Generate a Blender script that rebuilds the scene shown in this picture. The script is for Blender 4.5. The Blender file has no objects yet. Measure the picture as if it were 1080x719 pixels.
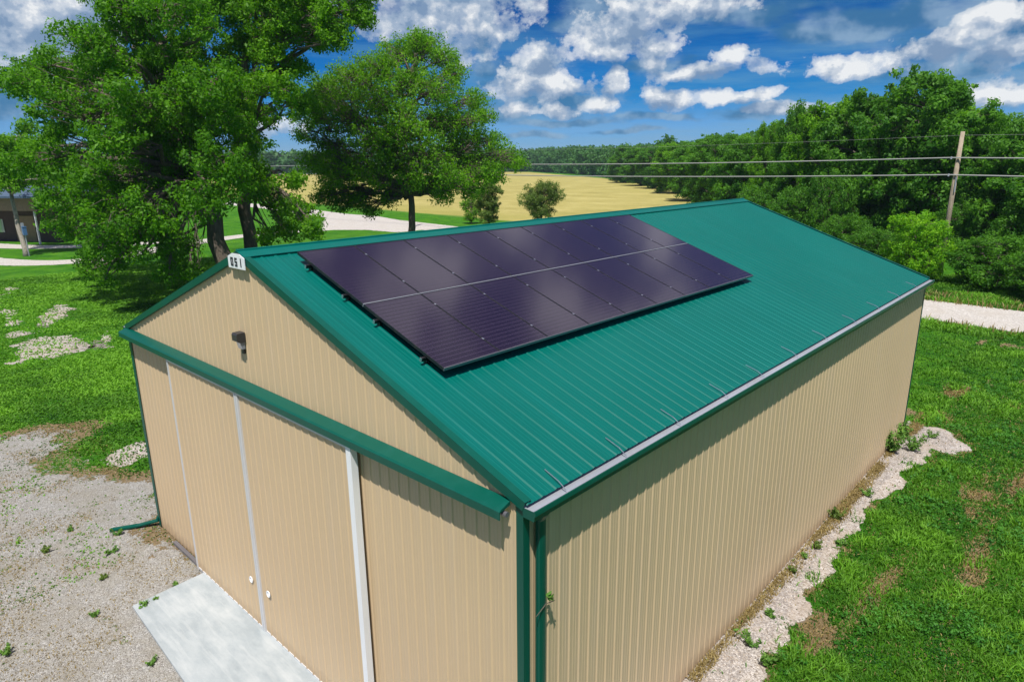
import bpy, math, random
import numpy as np
from mathutils import Vector, Matrix

SC = bpy.context.scene
COL = SC.collection
rng = np.random.default_rng(7)
random.seed(7)

# ------------------------------------------------------------------ camera frame
CAM = np.array([4.11010952, -4.57039362, 8.24624311])
FPX = 696.415
YAW, PITCH, ROLL = 2.31921096, -0.2634819, -0.00871716
cy, sy, cp, sp = math.cos(YAW), math.sin(YAW), math.cos(PITCH), math.sin(PITCH)
CF = np.array([cy * cp, sy * cp, sp])
CR = np.cross(CF, [0, 0, 1]); CR /= np.linalg.norm(CR)
CU = np.cross(CR, CF)
_c, _s = math.cos(ROLL), math.sin(ROLL)
CR, CU = CR * _c + CU * _s, CU * _c - CR * _s

def ray(px, py):
    return CF + CR * (px - 540) / FPX - CU * (py - 359.5) / FPX
def at(px, py, depth):
    return CAM + ray(px, py) * depth
def gnd(px, py, z=0.0):
    d = ray(px, py)
    return CAM + d * ((z - CAM[2]) / d[2])
def depth_of(p):
    return float((np.array(p) - CAM) @ CF)

cam_data = bpy.data.cameras.new('camera'); cam = bpy.data.objects.new('camera', cam_data); COL.objects.link(cam)
cam_data.sensor_width = 36; cam_data.lens = 36 * FPX / 1080
cam_data.clip_start = 0.05; cam_data.clip_end = 20000
m = Matrix.Identity(4)
for i in range(3):
    m[i][0] = CR[i]; m[i][1] = CU[i]; m[i][2] = -CF[i]; m[i][3] = CAM[i]
cam.matrix_world = m
SC.camera = cam

# building size
W, L, H, RISE = 11.536, 17.73, 4.88, 2.058
SUN = np.array([0.251, -0.359, 0.9]); SUN /= np.linalg.norm(SUN)

# ------------------------------------------------------------------ tagging
def tag(o, label=None, cat=None, group=None, kind=None):
    if label: o['label'] = label
    if cat: o['category'] = cat
    if group: o['group'] = group
    if kind: o['kind'] = kind
    return o
def empty(name, loc=(0, 0, 0)):
    o = bpy.data.objects.new(name, None); COL.objects.link(o); o.location = loc
    o.empty_display_size = 0.3
    return o

# ------------------------------------------------------------------ mesh builder
class MB:
    def __init__(s): s.v = []; s.f = []; s.n = 0
    def add(s, vs, fs):
        b = s.n
        s.v.extend([tuple(map(float, p)) for p in vs]); s.n += len(vs)
        s.f.extend([tuple(b + i for i in f) for f in fs])
    def box(s, a, b):
        x0, y0, z0 = a; x1, y1, z1 = b
        s.add([(x0,y0,z0),(x1,y0,z0),(x1,y1,z0),(x0,y1,z0),(x0,y0,z1),(x1,y0,z1),(x1,y1,z1),(x0,y1,z1)],
              [(0,3,2,1),(4,5,6,7),(0,1,5,4),(1,2,6,5),(2,3,7,6),(3,0,4,7)])
    def obox(s, o, ax, ay, az):
        o, ax, ay, az = map(np.array, (o, ax, ay, az))
        s.add([o, o+ax, o+ax+ay, o+ay, o+az, o+ax+az, o+ax+ay+az, o+ay+az],
              [(0,3,2,1),(4,5,6,7),(0,1,5,4),(1,2,6,5),(2,3,7,6),(3,0,4,7)])
    def tube(s, pts, rad, n=8, cap=True):
        pts = np.array(pts, float); k = len(pts)
        if np.isscalar(rad): rad = [rad] * k
        ref = np.array([0.31, 0.22, 0.92])
        vs = []
        for i in range(k):
            t = pts[min(i+1, k-1)] - pts[max(i-1, 0)]; t /= (np.linalg.norm(t) + 1e-9)
            r_ = ref if abs(t @ ref) < 0.95 else np.array([1.0, 0, 0])
            a = np.cross(t, r_); a /= np.linalg.norm(a); b = np.cross(t, a)
            for j in range(n):
                th = 2 * math.pi * j / n
                vs.append(pts[i] + rad[i] * (a * math.cos(th) + b * math.sin(th)))
        fs = [(i*n+j, i*n+(j+1) % n, (i+1)*n+(j+1) % n, (i+1)*n+j) for i in range(k-1) for j in range(n)]
        if cap: fs += [tuple(range(n))[::-1], tuple((k-1)*n + j for j in range(n))]
        s.add(vs, fs)
    def extrude(s, prof, d, closed=True, off=(0, 0, 0)):
        """profile list of 3D points swept along vector d"""
        prof = np.array(prof, float) + np.array(off); d = np.array(d, float); k = len(prof)
        vs = list(prof) + list(prof + d)
        rngk = range(k) if closed else range(k-1)
        fs = [(i, (i+1) % k, k+(i+1) % k, k+i) for i in rngk]
        if closed: fs += [tuple(range(k))[::-1], tuple(k + i for i in range(k))]
        s.add(vs, fs)
    def build(s, name, mat, parent=None, smooth=False):
        me = bpy.data.meshes.new(name)
        me.from_pydata(s.v, [], s.f); me.validate(); me.update()
        if smooth: me.polygons.foreach_set('use_smooth', [True] * len(me.polygons))
        if mat: me.materials.append(mat)
        o = bpy.data.objects.new(name, me); COL.objects.link(o)
        if parent:
            o.parent = parent
            o.matrix_parent_inverse = Matrix.Identity(4)
        return o

def np_mesh(name, verts, nper, mat, parent=None, attrs=None, faces=None):
    """verts (N,3) grouped in polygons of nper consecutive vertices, or explicit faces (M,nper)"""
    me = bpy.data.meshes.new(name)
    nv = len(verts)
    me.vertices.add(nv); me.vertices.foreach_set('co', np.asarray(verts, np.float32).ravel())
    if faces is None: faces = np.arange(nv, dtype=np.int32).reshape(-1, nper)
    nf = len(faces)
    me.loops.add(nf * nper); me.loops.foreach_set('vertex_index', np.asarray(faces, np.int32).ravel())
    me.polygons.add(nf)
    me.polygons.foreach_set('loop_start', np.arange(0, nf * nper, nper, dtype=np.int32))
    me.polygons.foreach_set('loop_total', np.full(nf, nper, dtype=np.int32))
    me.update(calc_edges=True)
    for k, a in (attrs or {}).items():
        at_ = me.attributes.new(k, 'FLOAT', 'POINT'); at_.data.foreach_set('value', np.asarray(a, np.float32))
    if mat: me.materials.append(mat)
    o = bpy.data.objects.new(name, me); COL.objects.link(o)
    if parent: o.parent = parent
    return o

# ------------------------------------------------------------------ numpy noise
_perm = np.random.default_rng(3).random((512, 512))
def vnoise(x, y, sc=1.0, sd=0):
    x = np.asarray(x) * sc + 37.7 * sd + 1000; y = np.asarray(y) * sc + 91.3 * sd + 1000
    xi = np.floor(x).astype(int); yi = np.floor(y).astype(int)
    fx = x - xi; fy = y - yi; fx = fx*fx*(3-2*fx); fy = fy*fy*(3-2*fy)
    g = lambda a, b: _perm[a % 512, b % 512]
    return (g(xi, yi)*(1-fx) + g(xi+1, yi)*fx)*(1-fy) + (g(xi, yi+1)*(1-fx) + g(xi+1, yi+1)*fx)*fy
def fbm(x, y, sc=1.0, sd=0, o=4):
    t = 0; a = 0.5; n = 0
    for i in range(o):
        t = t + a * vnoise(x, y, sc * 2**i, sd + i); n += a; a *= 0.55
    return t / n
def in_poly(x, y, poly):
    x = np.asarray(x); y = np.asarray(y); c = np.zeros(x.shape, bool); n = len(poly)
    for i in range(n):
        x0, y0 = poly[i]; x1, y1 = poly[(i+1) % n]
        if y0 == y1: continue
        c ^= ((y0 > y) != (y1 > y)) & (x < (x1-x0)*(y-y0)/(y1-y0) + x0)
    return c
def poly_dist(x, y, poly):
    x = np.asarray(x, float); y = np.asarray(y, float); d = np.full(x.shape, 1e9); n = len(poly)
    for i in range(n):
        x0, y0 = poly[i]; x1, y1 = poly[(i+1) % n]
        dx, dy = x1-x0, y1-y0; L2 = dx*dx + dy*dy + 1e-12
        t = np.clip(((x-x0)*dx + (y-y0)*dy)/L2, 0, 1)
        d = np.minimum(d, np.hypot(x-x0-t*dx, y-y0-t*dy))
    return np.where(in_poly(x, y, poly), d, -d)

def rag(poly, x, y, amp, sc, sd=0):
    return poly_dist(x, y, poly) + (fbm(x, y, sc, 140+sd, 5) - 0.5) * 2 * amp

# ------------------------------------------------------------------ materials
class NT:
    def __init__(s, name):
        s.m = bpy.data.materials.new(name); s.m.use_nodes = True
        s.t = s.m.node_tree; s.b = s.t.nodes['Principled BSDF']; s.out = s.t.nodes['Material Output']
    def n(s, typ, **kw):
        nd = s.t.nodes.new(typ)
        for k, v in kw.items():
            if k.startswith('i_'):
                key = k[2:].replace('_', ' ')
                nd.inputs[key].default_value = v
            else: setattr(nd, k, v)
        return nd
    def l(s, a, b): s.t.links.new(a, b)
    def noise(s, scale, detail=4, rough=0.55, coord='Object', dist=0.0, mapping=None):
        tc = s.n('ShaderNodeTexCoord'); nz = s.n('ShaderNodeTexNoise')
        nz.inputs['Scale'].default_value = scale; nz.inputs['Detail'].default_value = detail
        nz.inputs['Roughness'].default_value = rough; nz.inputs['Distortion'].default_value = dist
        src = tc.outputs[coord]
        if mapping:
            mp = s.n('ShaderNodeMapping'); mp.inputs['Scale'].default_value = mapping
            s.l(src, mp.inputs['Vector']); src = mp.outputs['Vector']
        s.l(src, nz.inputs['Vector'])
        return nz.outputs['Fac']
    def ramp(s, fac, stops, interp='LINEAR'):
        r = s.n('ShaderNodeValToRGB'); r.color_ramp.interpolation = interp
        e = r.color_ramp.elements
        while len(e) < len(stops): e.new(0.5)
        for q, (p, c) in zip(e, stops):
            q.position = p; q.color = (*c, 1) if len(c) == 3 else c
        s.l(fac, r.inputs['Fac']); return r.outputs['Color']
    def mix(s, fac, a, b, mode='MIX'):
        x = s.n('ShaderNodeMix', data_type='RGBA', blend_type=mode)
        if isinstance(fac, (int, float)): x.inputs[0].default_value = fac
        else: s.l(fac, x.inputs[0])
        for v, i in ((a, 6), (b, 7)):
            if isinstance(v, tuple): x.inputs[i].default_value = (*v, 1)
            else: s.l(v, x.inputs[i])
        return x.outputs[2]
    def math(s, op, a, b=None):
        x = s.n('ShaderNodeMath', operation=op)
        for i, v in enumerate((a, b)):
            if v is None: continue
            if isinstance(v, (int, float)): x.inputs[i].default_value = v
            else: s.l(v, x.inputs[i])
        return x.outputs[0]
    def bump(s, h, strength=0.3, dist=0.02):
        b = s.n('ShaderNodeBump'); b.inputs['Strength'].default_value = strength; b.inputs['Distance'].default_value = dist
        s.l(h, b.inputs['Height']); s.l(b.outputs['Normal'], s.b.inputs['Normal'])
    def attr(s, name):
        a = s.n('ShaderNodeAttribute', attribute_name=name); return a.outputs['Fac']

def painted_metal(name, col, rough=0.4, var=0.12, spec=0.5, dirt=(0.25, 0.2, 0.14), dirtamt=0.15, metallic=0.0, coat=0.0, streak=(3, 3, 0.25)):
    t = NT(name)
    n1 = t.noise(0.35, 4, 0.6); n2 = t.noise(1.6, 5, 0.65, mapping=streak)
    c = t.mix(t.ramp(n1, [(0.3, (1-var,)*3), (0.7, (1+0*var,)*3)]), (0, 0, 0), col)
    c = t.mix(1.0, col, t.ramp(n1, [(0.3, (1-var,)*3), (0.7, (1.0,)*3)]), 'MULTIPLY')
    fac = t.math('MULTIPLY', t.ramp(n2, [(0.5, (0, 0, 0)), (0.8, (1, 1, 1))]), dirtamt)
    c = t.mix(fac, c, dirt)
    if name == 'tan_metal':
        tc = t.n('ShaderNodeTexCoord'); sp_ = t.n('ShaderNodeSeparateXYZ'); t.l(tc.outputs['Object'], sp_.inputs[0])
        spl = t.math('ADD', t.math('MULTIPLY', sp_.outputs['Z'], 1.6), t.math('MULTIPLY', t.noise(6, 6, 0.75), 0.9))
        c = t.mix(t.ramp(spl, [(0.55, (0.55,)*3), (1.0, (0, 0, 0))]), c, (0.33, 0.22, 0.13))
    t.l(c, t.b.inputs['Base Color'])
    t.l(t.ramp(n2, [(0.2, (rough*0.85,)*3), (0.8, (min(1, rough*1.25),)*3)]), t.b.inputs['Roughness'])
    t.b.inputs['Specular IOR Level'].default_value = spec
    t.b.inputs['Metallic'].default_value = metallic
    t.b.inputs['Coat Weight'].default_value = coat
    # oil-canning
    t.bump(t.noise(0.9, 2, 0.5), 0.12, 0.03)
    return t.m

M = {}
M['tan'] = painted_metal('tan_metal', (0.58, 0.437, 0.272), 0.46, 0.07, 0.35, dirt=(0.5, 0.42, 0.33), dirtamt=0.3)
M['green'] = painted_metal('green_metal', (0.0, 0.080, 0.055), 0.36, 0.12, 0.28, dirt=(0.01, 0.12, 0.10), dirtamt=0.35)
M['roof'] = painted_metal('green_roof_metal', (0.0, 0.116, 0.094), 0.36, 0.12, 0.2, dirt=(0.0, 0.14, 0.13), dirtamt=0.4, streak=(0.25, 3, 0.25))
M['trim'] = painted_metal('light_grey_trim', (0.62, 0.62, 0.62), 0.45, 0.1)
M['white'] = painted_metal('white_plate', (0.8, 0.82, 0.84), 0.4, 0.05, dirtamt=0.1)
M['galv'] = painted_metal('galvanised', (0.42, 0.45, 0.50), 0.42, 0.25, 0.5, dirt=(0.3, 0.27, 0.24), dirtamt=0.5, metallic=0.3)
M['alu'] = painted_metal('aluminium', (0.7, 0.7, 0.72), 0.3, 0.05, metallic=0.9)
M['darkalu'] = painted_metal('anodised_grey', (0.22, 0.22, 0.25), 0.35, 0.2, metallic=0.5)
M['black'] = painted_metal('black_plastic', (0.015, 0.015, 0.018), 0.4, 0.2)
M['darkgrey'] = painted_metal('dark_bronze', (0.035, 0.033, 0.035), 0.45, 0.2)
M['ink'] = painted_metal('black_ink', (0.02, 0.02, 0.03), 0.5, 0.1)
M['blue'] = painted_metal('blue_paint', (0.06, 0.15, 0.32), 0.5, 0.2)

def m_glass():
    t = NT('lamp_glass'); t.b.inputs['Base Color'].default_value = (0.30, 0.33, 0.38, 1)
    t.b.inputs['Roughness'].default_value = 0.12; t.b.inputs['Transmission Weight'].default_value = 0.4
    return t.m
M['glass'] = m_glass()

def m_panel():
    t = NT('solar_glass')
    tc = t.n('ShaderNodeTexCoord')
    sep = t.n('ShaderNodeSeparateXYZ'); t.l(tc.outputs['Object'], sep.inputs[0])
    def lines(sock, pitch, w):
        f = t.math('FRACT', t.math('DIVIDE', sock, pitch))
        return t.math('LESS_THAN', f, w)
    # local x runs down the slope, local y along the eave
    bus = lines(sep.outputs['Y'], 0.0172, 0.13)
    g1 = lines(sep.outputs['X'], 0.0865, 0.16); g2 = lines(sep.outputs['Y'], 0.1715, 0.02)
    n = t.noise(1.4, 3, 0.6)
    c = t.mix(n, (0.010, 0.006, 0.013), (0.020, 0.012, 0.022))
    c = t.mix(t.math('MULTIPLY', bus, 0.12), c, (0.10, 0.085, 0.11))
    c = t.mix(t.math('MULTIPLY', g1, 0.5), c, (0.06, 0.042, 0.075))
    c = t.mix(t.math('MULTIPLY', g2, 0.5), c, (0.003, 0.003, 0.005))
    t.l(c, t.b.inputs['Base Color'])
    t.b.inputs['Roughness'].default_value = 0.12
    t.b.inputs['Specular IOR Level'].default_value = 0.75
    t.b.inputs['Specular Tint'].default_value = (1.0, 0.86, 1.0, 1)
    t.b.inputs['Sheen Weight'].default_value = 0.03
    t.b.inputs['Sheen Roughness'].default_value = 0.5
    t.b.inputs['Sheen Tint'].default_value = (0.75, 0.62, 0.85, 1)
    t.bump(t.noise(2.2, 2, 0.5), 0.05, 0.01)
    return t.m
M['panel'] = m_panel()

def m_concrete():
    t = NT('concrete')
    n1 = t.noise(1.2, 6, 0.65, mapping=(1, 2.2, 1)); n2 = t.noise(25, 5, 0.7); n3 = t.noise(3.5, 4, 0.6, mapping=(0.3, 3, 1))
    c = t.ramp(n1, [(0.25, (0.24, 0.275, 0.29)), (0.5, (0.33, 0.365, 0.38)), (0.75, (0.43, 0.455, 0.46))])
    c = t.mix(t.math('MULTIPLY', t.ramp(n3, [(0.5, (0,)*3), (0.62, (1,)*3)]), 0.3), c, (0.48, 0.50, 0.50))
    c = t.mix(t.math('MULTIPLY', t.ramp(n2, [(0.62, (0,)*3), (0.72, (1,)*3)]), 0.3), c, (0.25, 0.24, 0.22))
    t.l(c, t.b.inputs['Base Color']); t.b.inputs['Roughness'].default_value = 0.8
    t.bump(n2, 0.25, 0.01)
    return t.m
M['concrete'] = m_concrete()

def m_gravel(name, dark, mid, light, grain=45, edge=True, dirt=None, thr=(0.28, 0.50)):
    t = NT(name)
    tc = t.n('ShaderNodeTexCoord')
    vo = t.n('ShaderNodeTexVoronoi'); vo.inputs['Scale'].default_value = grain; t.l(tc.outputs['Object'], vo.inputs['Vector'])
    vo2 = t.n('ShaderNodeTexVoronoi'); vo2.inputs['Scale'].default_value = grain*0.31; t.l(tc.outputs['Object'], vo2.inputs['Vector'])
    n1 = t.noise(0.8, 5, 0.65); n2 = t.noise(5, 5, 0.7)
    sep = t.n('ShaderNodeSeparateColor'); t.l(vo.outputs['Color'], sep.inputs[0])
    c = t.ramp(sep.outputs[0], [(0.0, dark), (0.3, mid), (0.75, light), (1.0, tuple(min(0.85, v*1.35) for v in light))])
    c = t.mix(t.math('MULTIPLY', t.ramp(n2, [(0.35, (1,)*3), (0.6, (0,)*3)]), 0.55), c, dirt or tuple(v*0.8 for v in mid))
    c = t.mix(t.math('MULTIPLY', t.ramp(n1, [(0.45, (0,)*3), (0.68, (1,)*3)]), 0.6), c, dirt or mid)
    t.l(c, t.b.inputs['Base Color']); t.b.inputs['Roughness'].default_value = 0.9
    hh = t.math('ADD', t.math('MULTIPLY', vo.outputs['Distance'], -1.0), t.math('MULTIPLY', n2, 0.8))
    t.bump(hh, 0.7, 0.03)
    if edge:
        e = t.attr('edge')
        nn = t.noise(2.3, 6, 0.75)
        k = t.math('LESS_THAN', t.math('ADD', t.math('MULTIPLY', nn, 1.0), t.math('MULTIPLY', t.noise(14, 3, 0.7), 0.25)), t.math('ADD', e, 0.12))
        tr = t.n('ShaderNodeBsdfTransparent'); mx = t.n('ShaderNodeMixShader')
        t.l(k, mx.inputs[0]); t.l(tr.outputs[0], mx.inputs[1]); t.l(t.b.outputs[0], mx.inputs[2]); t.l(mx.outputs[0], t.out.inputs['Surface'])
    return t.m
M['gravel'] = m_gravel('yard_gravel', (0.16, 0.15, 0.135), (0.27, 0.26, 0.24), (0.39, 0.38, 0.36), 55, dirt=(0.26, 0.235, 0.185))
M['pale_gravel'] = m_gravel('pale_gravel', (0.17, 0.14, 0.125), (0.35, 0.315, 0.29), (0.50, 0.465, 0.44), 36, dirt=(0.33, 0.26, 0.19))
M['road'] = m_gravel('gravel_road', (0.33, 0.30, 0.275), (0.43, 0.40, 0.37), (0.51, 0.485, 0.45), 18, dirt=(0.42, 0.375, 0.32))

def m_ground():
    t = NT('ground_soil_and_grass')
    bare = t.attr('bare')
    n0 = t.noise(0.045, 5, 0.6); n1 = t.noise(0.5, 6, 0.7); n2 = t.noise(7, 6, 0.8); n3 = t.noise(30, 4, 0.8)
    g = t.ramp(n1, [(0.28, (0.022, 0.11, 0.006)), (0.45, (0.045, 0.18, 0.008)), (0.6, (0.085, 0.25, 0.010)), (0.78, (0.15, 0.30, 0.018))])
    g = t.mix(t.ramp(n2, [(0.3, (0,)*3), (0.62, (1,)*3)]), t.mix(1.0, g, (0.42, 0.5, 0.45), 'MULTIPLY'), g)
    g = t.mix(t.math('MULTIPLY', t.ramp(n0, [(0.45, (0,)*3), (0.7, (1,)*3)]), 0.35), g, (0.10, 0.22, 0.03))
    g = t.mix(t.math('MULTIPLY', t.ramp(n3, [(0.55, (0,)*3), (0.75, (1,)*3)]), 0.4), g, (0.11, 0.25, 0.03))
    d = t.ramp(n2, [(0.3, (0.12, 0.085, 0.045)), (0.55, (0.27, 0.20, 0.11)), (0.75, (0.38, 0.31, 0.19))])
    k = t.math('GREATER_THAN', t.math('ADD', bare, t.math('MULTIPLY', t.math('SUBTRACT', n2, 0.5), 1.7)), 0.55)
    c = t.mix(k, g, d)
    t.l(c, t.b.inputs['Base Color']); t.b.inputs['Roughness'].default_value = 0.95
    t.b.inputs['Specular IOR Level'].default_value = 0.1
    t.bump(t.math('ADD', n2, t.math('MULTIPLY', n3, 0.5)), 0.8, 0.12)
    return t.m
M['ground'] = m_ground()

def m_field():
    t = NT('ripe_field')
    n0 = t.noise(0.012, 4, 0.6, mapping=(1, 1, 1)); n1 = t.noise(0.09, 8, 0.78, mapping=(0.8, 1.3, 1)); n2 = t.noise(1.3, 5, 0.8)
    c = t.ramp(n1, [(0.3, (0.25, 0.225, 0.07)), (0.5, (0.355, 0.31, 0.105)), (0.7, (0.46, 0.40, 0.16))])
    c = t.mix(t.math('MULTIPLY', t.ramp(n0, [(0.5, (0,)*3), (0.66, (1,)*3)]), 0.7), c, (0.25, 0.255, 0.05))
    c = t.mix(t.math('MULTIPLY', t.ramp(n2, [(0.5, (0,)*3), (0.8, (1,)*3)]), 0.35), c, (0.28, 0.21, 0.05))
    e = t.attr('edge')
    c = t.mix(t.ramp(t.math('ADD', e, t.math('MULTIPLY', t.math('SUBTRACT', n1, 0.5), 0.9)), [(0.12, (1,)*3), (0.42, (0,)*3)]), c, (0.10, 0.19, 0.03))
    t.l(c, t.b.inputs['Base Color']); t.b.inputs['Roughness'].default_value = 0.95
    t.b.inputs['Specular IOR Level'].default_value = 0.05
    t.bump(n2, 0.6, 0.25)
    return t.m
M['field'] = m_field()

def m_leaf(name, lo, hi, trans=0.35, hue=None):
    t = NT(name)
    a = t.attr('tint')
    c = t.ramp(a, [(0.0, lo), (0.55, tuple((l+h)/2*0.95 for l, h in zip(lo, hi))), (1.0, hi)])
    t.l(c, t.b.inputs['Base Color']); t.b.inputs['Roughness'].default_value = 0.55
    t.b.inputs['Specular IOR Level'].default_value = 0.25
    tr = t.n('ShaderNodeBsdfTranslucent'); mx = t.n('ShaderNodeMixShader')
    c2 = t.mix(1.0, c, (1.25, 1.25, 0.5), 'MULTIPLY'); t.l(c2, tr.inputs['Color'])
    mx.inputs[0].default_value = trans
    t.l(t.b.outputs[0], mx.inputs[1]); t.l(tr.outputs[0], mx.inputs[2]); t.l(mx.outputs[0], t.out.inputs['Surface'])
    return t.m
M['leaf_deep'] = m_leaf('leaf_deep_green', (0.035, 0.15, 0.006), (0.17, 0.42, 0.016), 0.55)
M['leaf_mid'] = m_leaf('leaf_mid_green', (0.05, 0.19, 0.006), (0.22, 0.48, 0.016), 0.55)
M['leaf_bright'] = m_leaf('leaf_bright_green', (0.08, 0.30, 0.008), (0.30, 0.58, 0.02), 0.5)
M['leaf_wood'] = m_leaf('leaf_wood_green', (0.03, 0.14, 0.014), (0.15, 0.37, 0.024), 0.5)
M['leaf_olive'] = m_leaf('leaf_olive_green', (0.06, 0.13, 0.02), (0.24, 0.33, 0.07), 0.45)
M['leaf_far'] = m_leaf('leaf_far_green', (0.03, 0.12, 0.03), (0.10, 0.25, 0.05), 0.4)
M['grass'] = m_leaf('grass_blade', (0.020, 0.105, 0.012), (0.18, 0.41, 0.030), 0.38)
M['lawnweed'] = m_leaf('lawn_weed', (0.016, 0.11, 0.014), (0.11, 0.34, 0.04), 0.35)
M['dry'] = m_leaf('dry_grass', (0.20, 0.14, 0.05), (0.42, 0.33, 0.14), 0.25)
M['weed'] = m_leaf('weed_leaf', (0.05, 0.15, 0.02), (0.22, 0.40, 0.07), 0.3)

def m_bark(name, a, b):
    t = NT(name); n = t.noise(4, 6, 0.75, mapping=(2.5, 2.5, 0.5))
    t.l(t.ramp(n, [(0.3, a), (0.7, b)]), t.b.inputs['Base Color']); t.b.inputs['Roughness'].default_value = 0.9
    t.bump(n, 0.8, 0.08); return t.m
M['bark'] = m_bark('bark_brown', (0.05, 0.04, 0.03), (0.20, 0.16, 0.125))
M['bark_pale'] = m_bark('bark_pale', (0.16, 0.14, 0.11), (0.42, 0.38, 0.32))
M['pole'] = m_bark('weathered_pole_wood', (0.24, 0.19, 0.13), (0.48, 0.40, 0.30))
M['stone'] = m_leaf('stone_chips', (0.20, 0.175, 0.16), (0.48, 0.44, 0.41), 0.0)

def m_simple(name, col, rough=0.7, var=0.25, sc=3):
    t = NT(name); n = t.noise(sc, 5, 0.7)
    t.l(t.ramp(n, [(0.3, tuple(v*(1-var) for v in col)), (0.7, col)]), t.b.inputs['Base Color'])
    t.b.inputs['Roughness'].default_value = rough; return t.m
M['shingle'] = m_simple('slate_blue_roof', (0.06, 0.10, 0.165), 0.7)
M['house_tan'] = m_simple('house_tan_siding', (0.30, 0.20, 0.125), 0.8)
M['house_dark'] = m_simple('house_brown_brick', (0.08, 0.05, 0.045), 0.85)
M['wire'] = m_simple('wire_aluminium', (0.30, 0.30, 0.29), 0.6, 0.05)

# ------------------------------------------------------------------ world: Nishita sky and cumulus
SC.world = bpy.data.worlds.new('World'); SC.world.use_nodes = True
wt = SC.world.node_tree; WN = wt.nodes; WL = wt.links
bg = WN['Background']
def wn(typ, **kw):
    nd = WN.new(typ)
    for k, v in kw.items(): setattr(nd, k, v)
    return nd
def wmath(op, a, b=None, c=None, clamp=False):
    x = wn('ShaderNodeMath', operation=op, use_clamp=clamp)
    for i, v in enumerate((a, b, c)):
        if v is None: continue
        if isinstance(v, (int, float)): x.inputs[i].default_value = v
        else: WL.new(v, x.inputs[i])
    return x.outputs[0]
def wmix(fac, a, b, mode='MIX'):
    x = wn('ShaderNodeMix', data_type='RGBA', blend_type=mode)
    if isinstance(fac, (int, float)): x.inputs[0].default_value = fac
    else: WL.new(fac, x.inputs[0])
    for v, i in ((a, 6), (b, 7)):
        if isinstance(v, tuple): x.inputs[i].default_value = (*v, 1)
        else: WL.new(v, x.inputs[i])
    return x.outputs[2]
def wramp(fac, stops):
    r = wn('ShaderNodeValToRGB'); e = r.color_ramp.elements
    while len(e) < len(stops): e.new(0.5)
    for q, (p, c) in zip(e, stops):
        q.position = p; q.color = (*c, 1) if not isinstance(c, float) else (c, c, c, 1)
    r.color_ramp.interpolation = 'EASE'
    WL.new(fac, r.inputs['Fac']); return r.outputs['Color']
sky = wn('ShaderNodeTexSky', sky_type='NISHITA', sun_disc=False)
sky.sun_elevation = math.asin(SUN[2]); sky.sun_rotation = math.atan2(SUN[0], SUN[1])
sky.air_density = 1.0; sky.dust_density = 0.3; sky.ozone_density = 4.0; sky.altitude = 300
tc = wn('ShaderNodeTexCoord')
sepx = wn('ShaderNodeSeparateXYZ'); WL.new(tc.outputs['Generated'], sepx.inputs[0])
# azimuth measured from the -x+y diagonal, elevation
A0 = YAW
ca, sa = math.cos(A0), math.sin(A0)
fx = wmath('ADD', wmath('MULTIPLY', sepx.outputs['X'], ca), wmath('MULTIPLY', sepx.outputs['Y'], sa))
rx = wmath('SUBTRACT', wmath('MULTIPLY', sepx.outputs['X'], sa), wmath('MULTIPLY', sepx.outputs['Y'], ca))
U = wmath('ARCTAN2', rx, fx); V = wmath('ARCSINE', sepx.outputs['Z'])
uv = wn('ShaderNodeCombineXYZ'); WL.new(U, uv.inputs[0]); WL.new(V, uv.inputs[1])
def px_uv(px, py):
    d = ray(px, py); d = d / np.linalg.norm(d)
    return math.atan2(d[0]*sa - d[1]*ca, d[0]*ca + d[1]*sa), math.asin(d[2])
# cumulus: centre px, py, half width, half height  (as they hang in the sky, in angles)
CL = [(470, 2, 66, 34), (425, 22, 30, 16), (500, 20, 28, 24), (30, 22, 60, 26), (95, 10, 30, 12), (150, 12, 22, 8),
      (570, 86, 34, 9), (548, 92, 26, 10), (566, 66, 16, 14), (590, 92, 28, 9), (632, 112, 14, 6), (649, 92, 9, 9), (585, 116, 14, 4), (548, 116, 14, 5),
      (640, 40, 30, 15), (668, 22, 34, 20), (630, 54, 26, 10), (692, 50, 22, 9), (660, 5, 22, 14), (735, 8, 38, 9), (748, 74, 32, 6), (770, 64, 16, 8), (716, 78, 22, 6),
      (700, 104, 24, 8), (752, 102, 13, 5), (794, 100, 26, 4.5), (895, 76, 32, 9), (826, 112, 30, 3.5), (649, 80, 7, 5),
      (1015, 40, 30, 12), (985, 52, 22, 9), (1050, 20, 30, 8), (1056, 100, 34, 6), (1060, 50, 26, 8), (540, 112, 12, 4), (690, 66, 12, 5), (255, 128, 40, 8), (160, 78, 20, 6), (335, 10, 26, 8),
      (1200, 40, 60, 16), (1350, 80, 90, 16), (-120, 60, 60, 16), (-300, 30, 80, 20)]
CG = [(600, 128, 60, 4), (700, 124, 50, 4), (560, 142, 40, 4), (660, 138, 50, 3), (530, 118, 30, 8), (930, 18, 90, 16), (1010, 60, 90, 24), (880, 40, 70, 10), (1060, 20, 70, 24), (800, 16, 60, 10), (40, 60, 80, 22), (0, 110, 60, 16), (620, 20, 40, 24), (690, 70, 60, 10), (1050, 105, 60, 10), (470, 60, 50, 12), (585, 105, 60, 14), (560, 80, 50, 18), (800, 118, 60, 7), (1250, 60, 150, 40), (-150, 60, 140, 30), (510, 60, 14, 30)]
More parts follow.
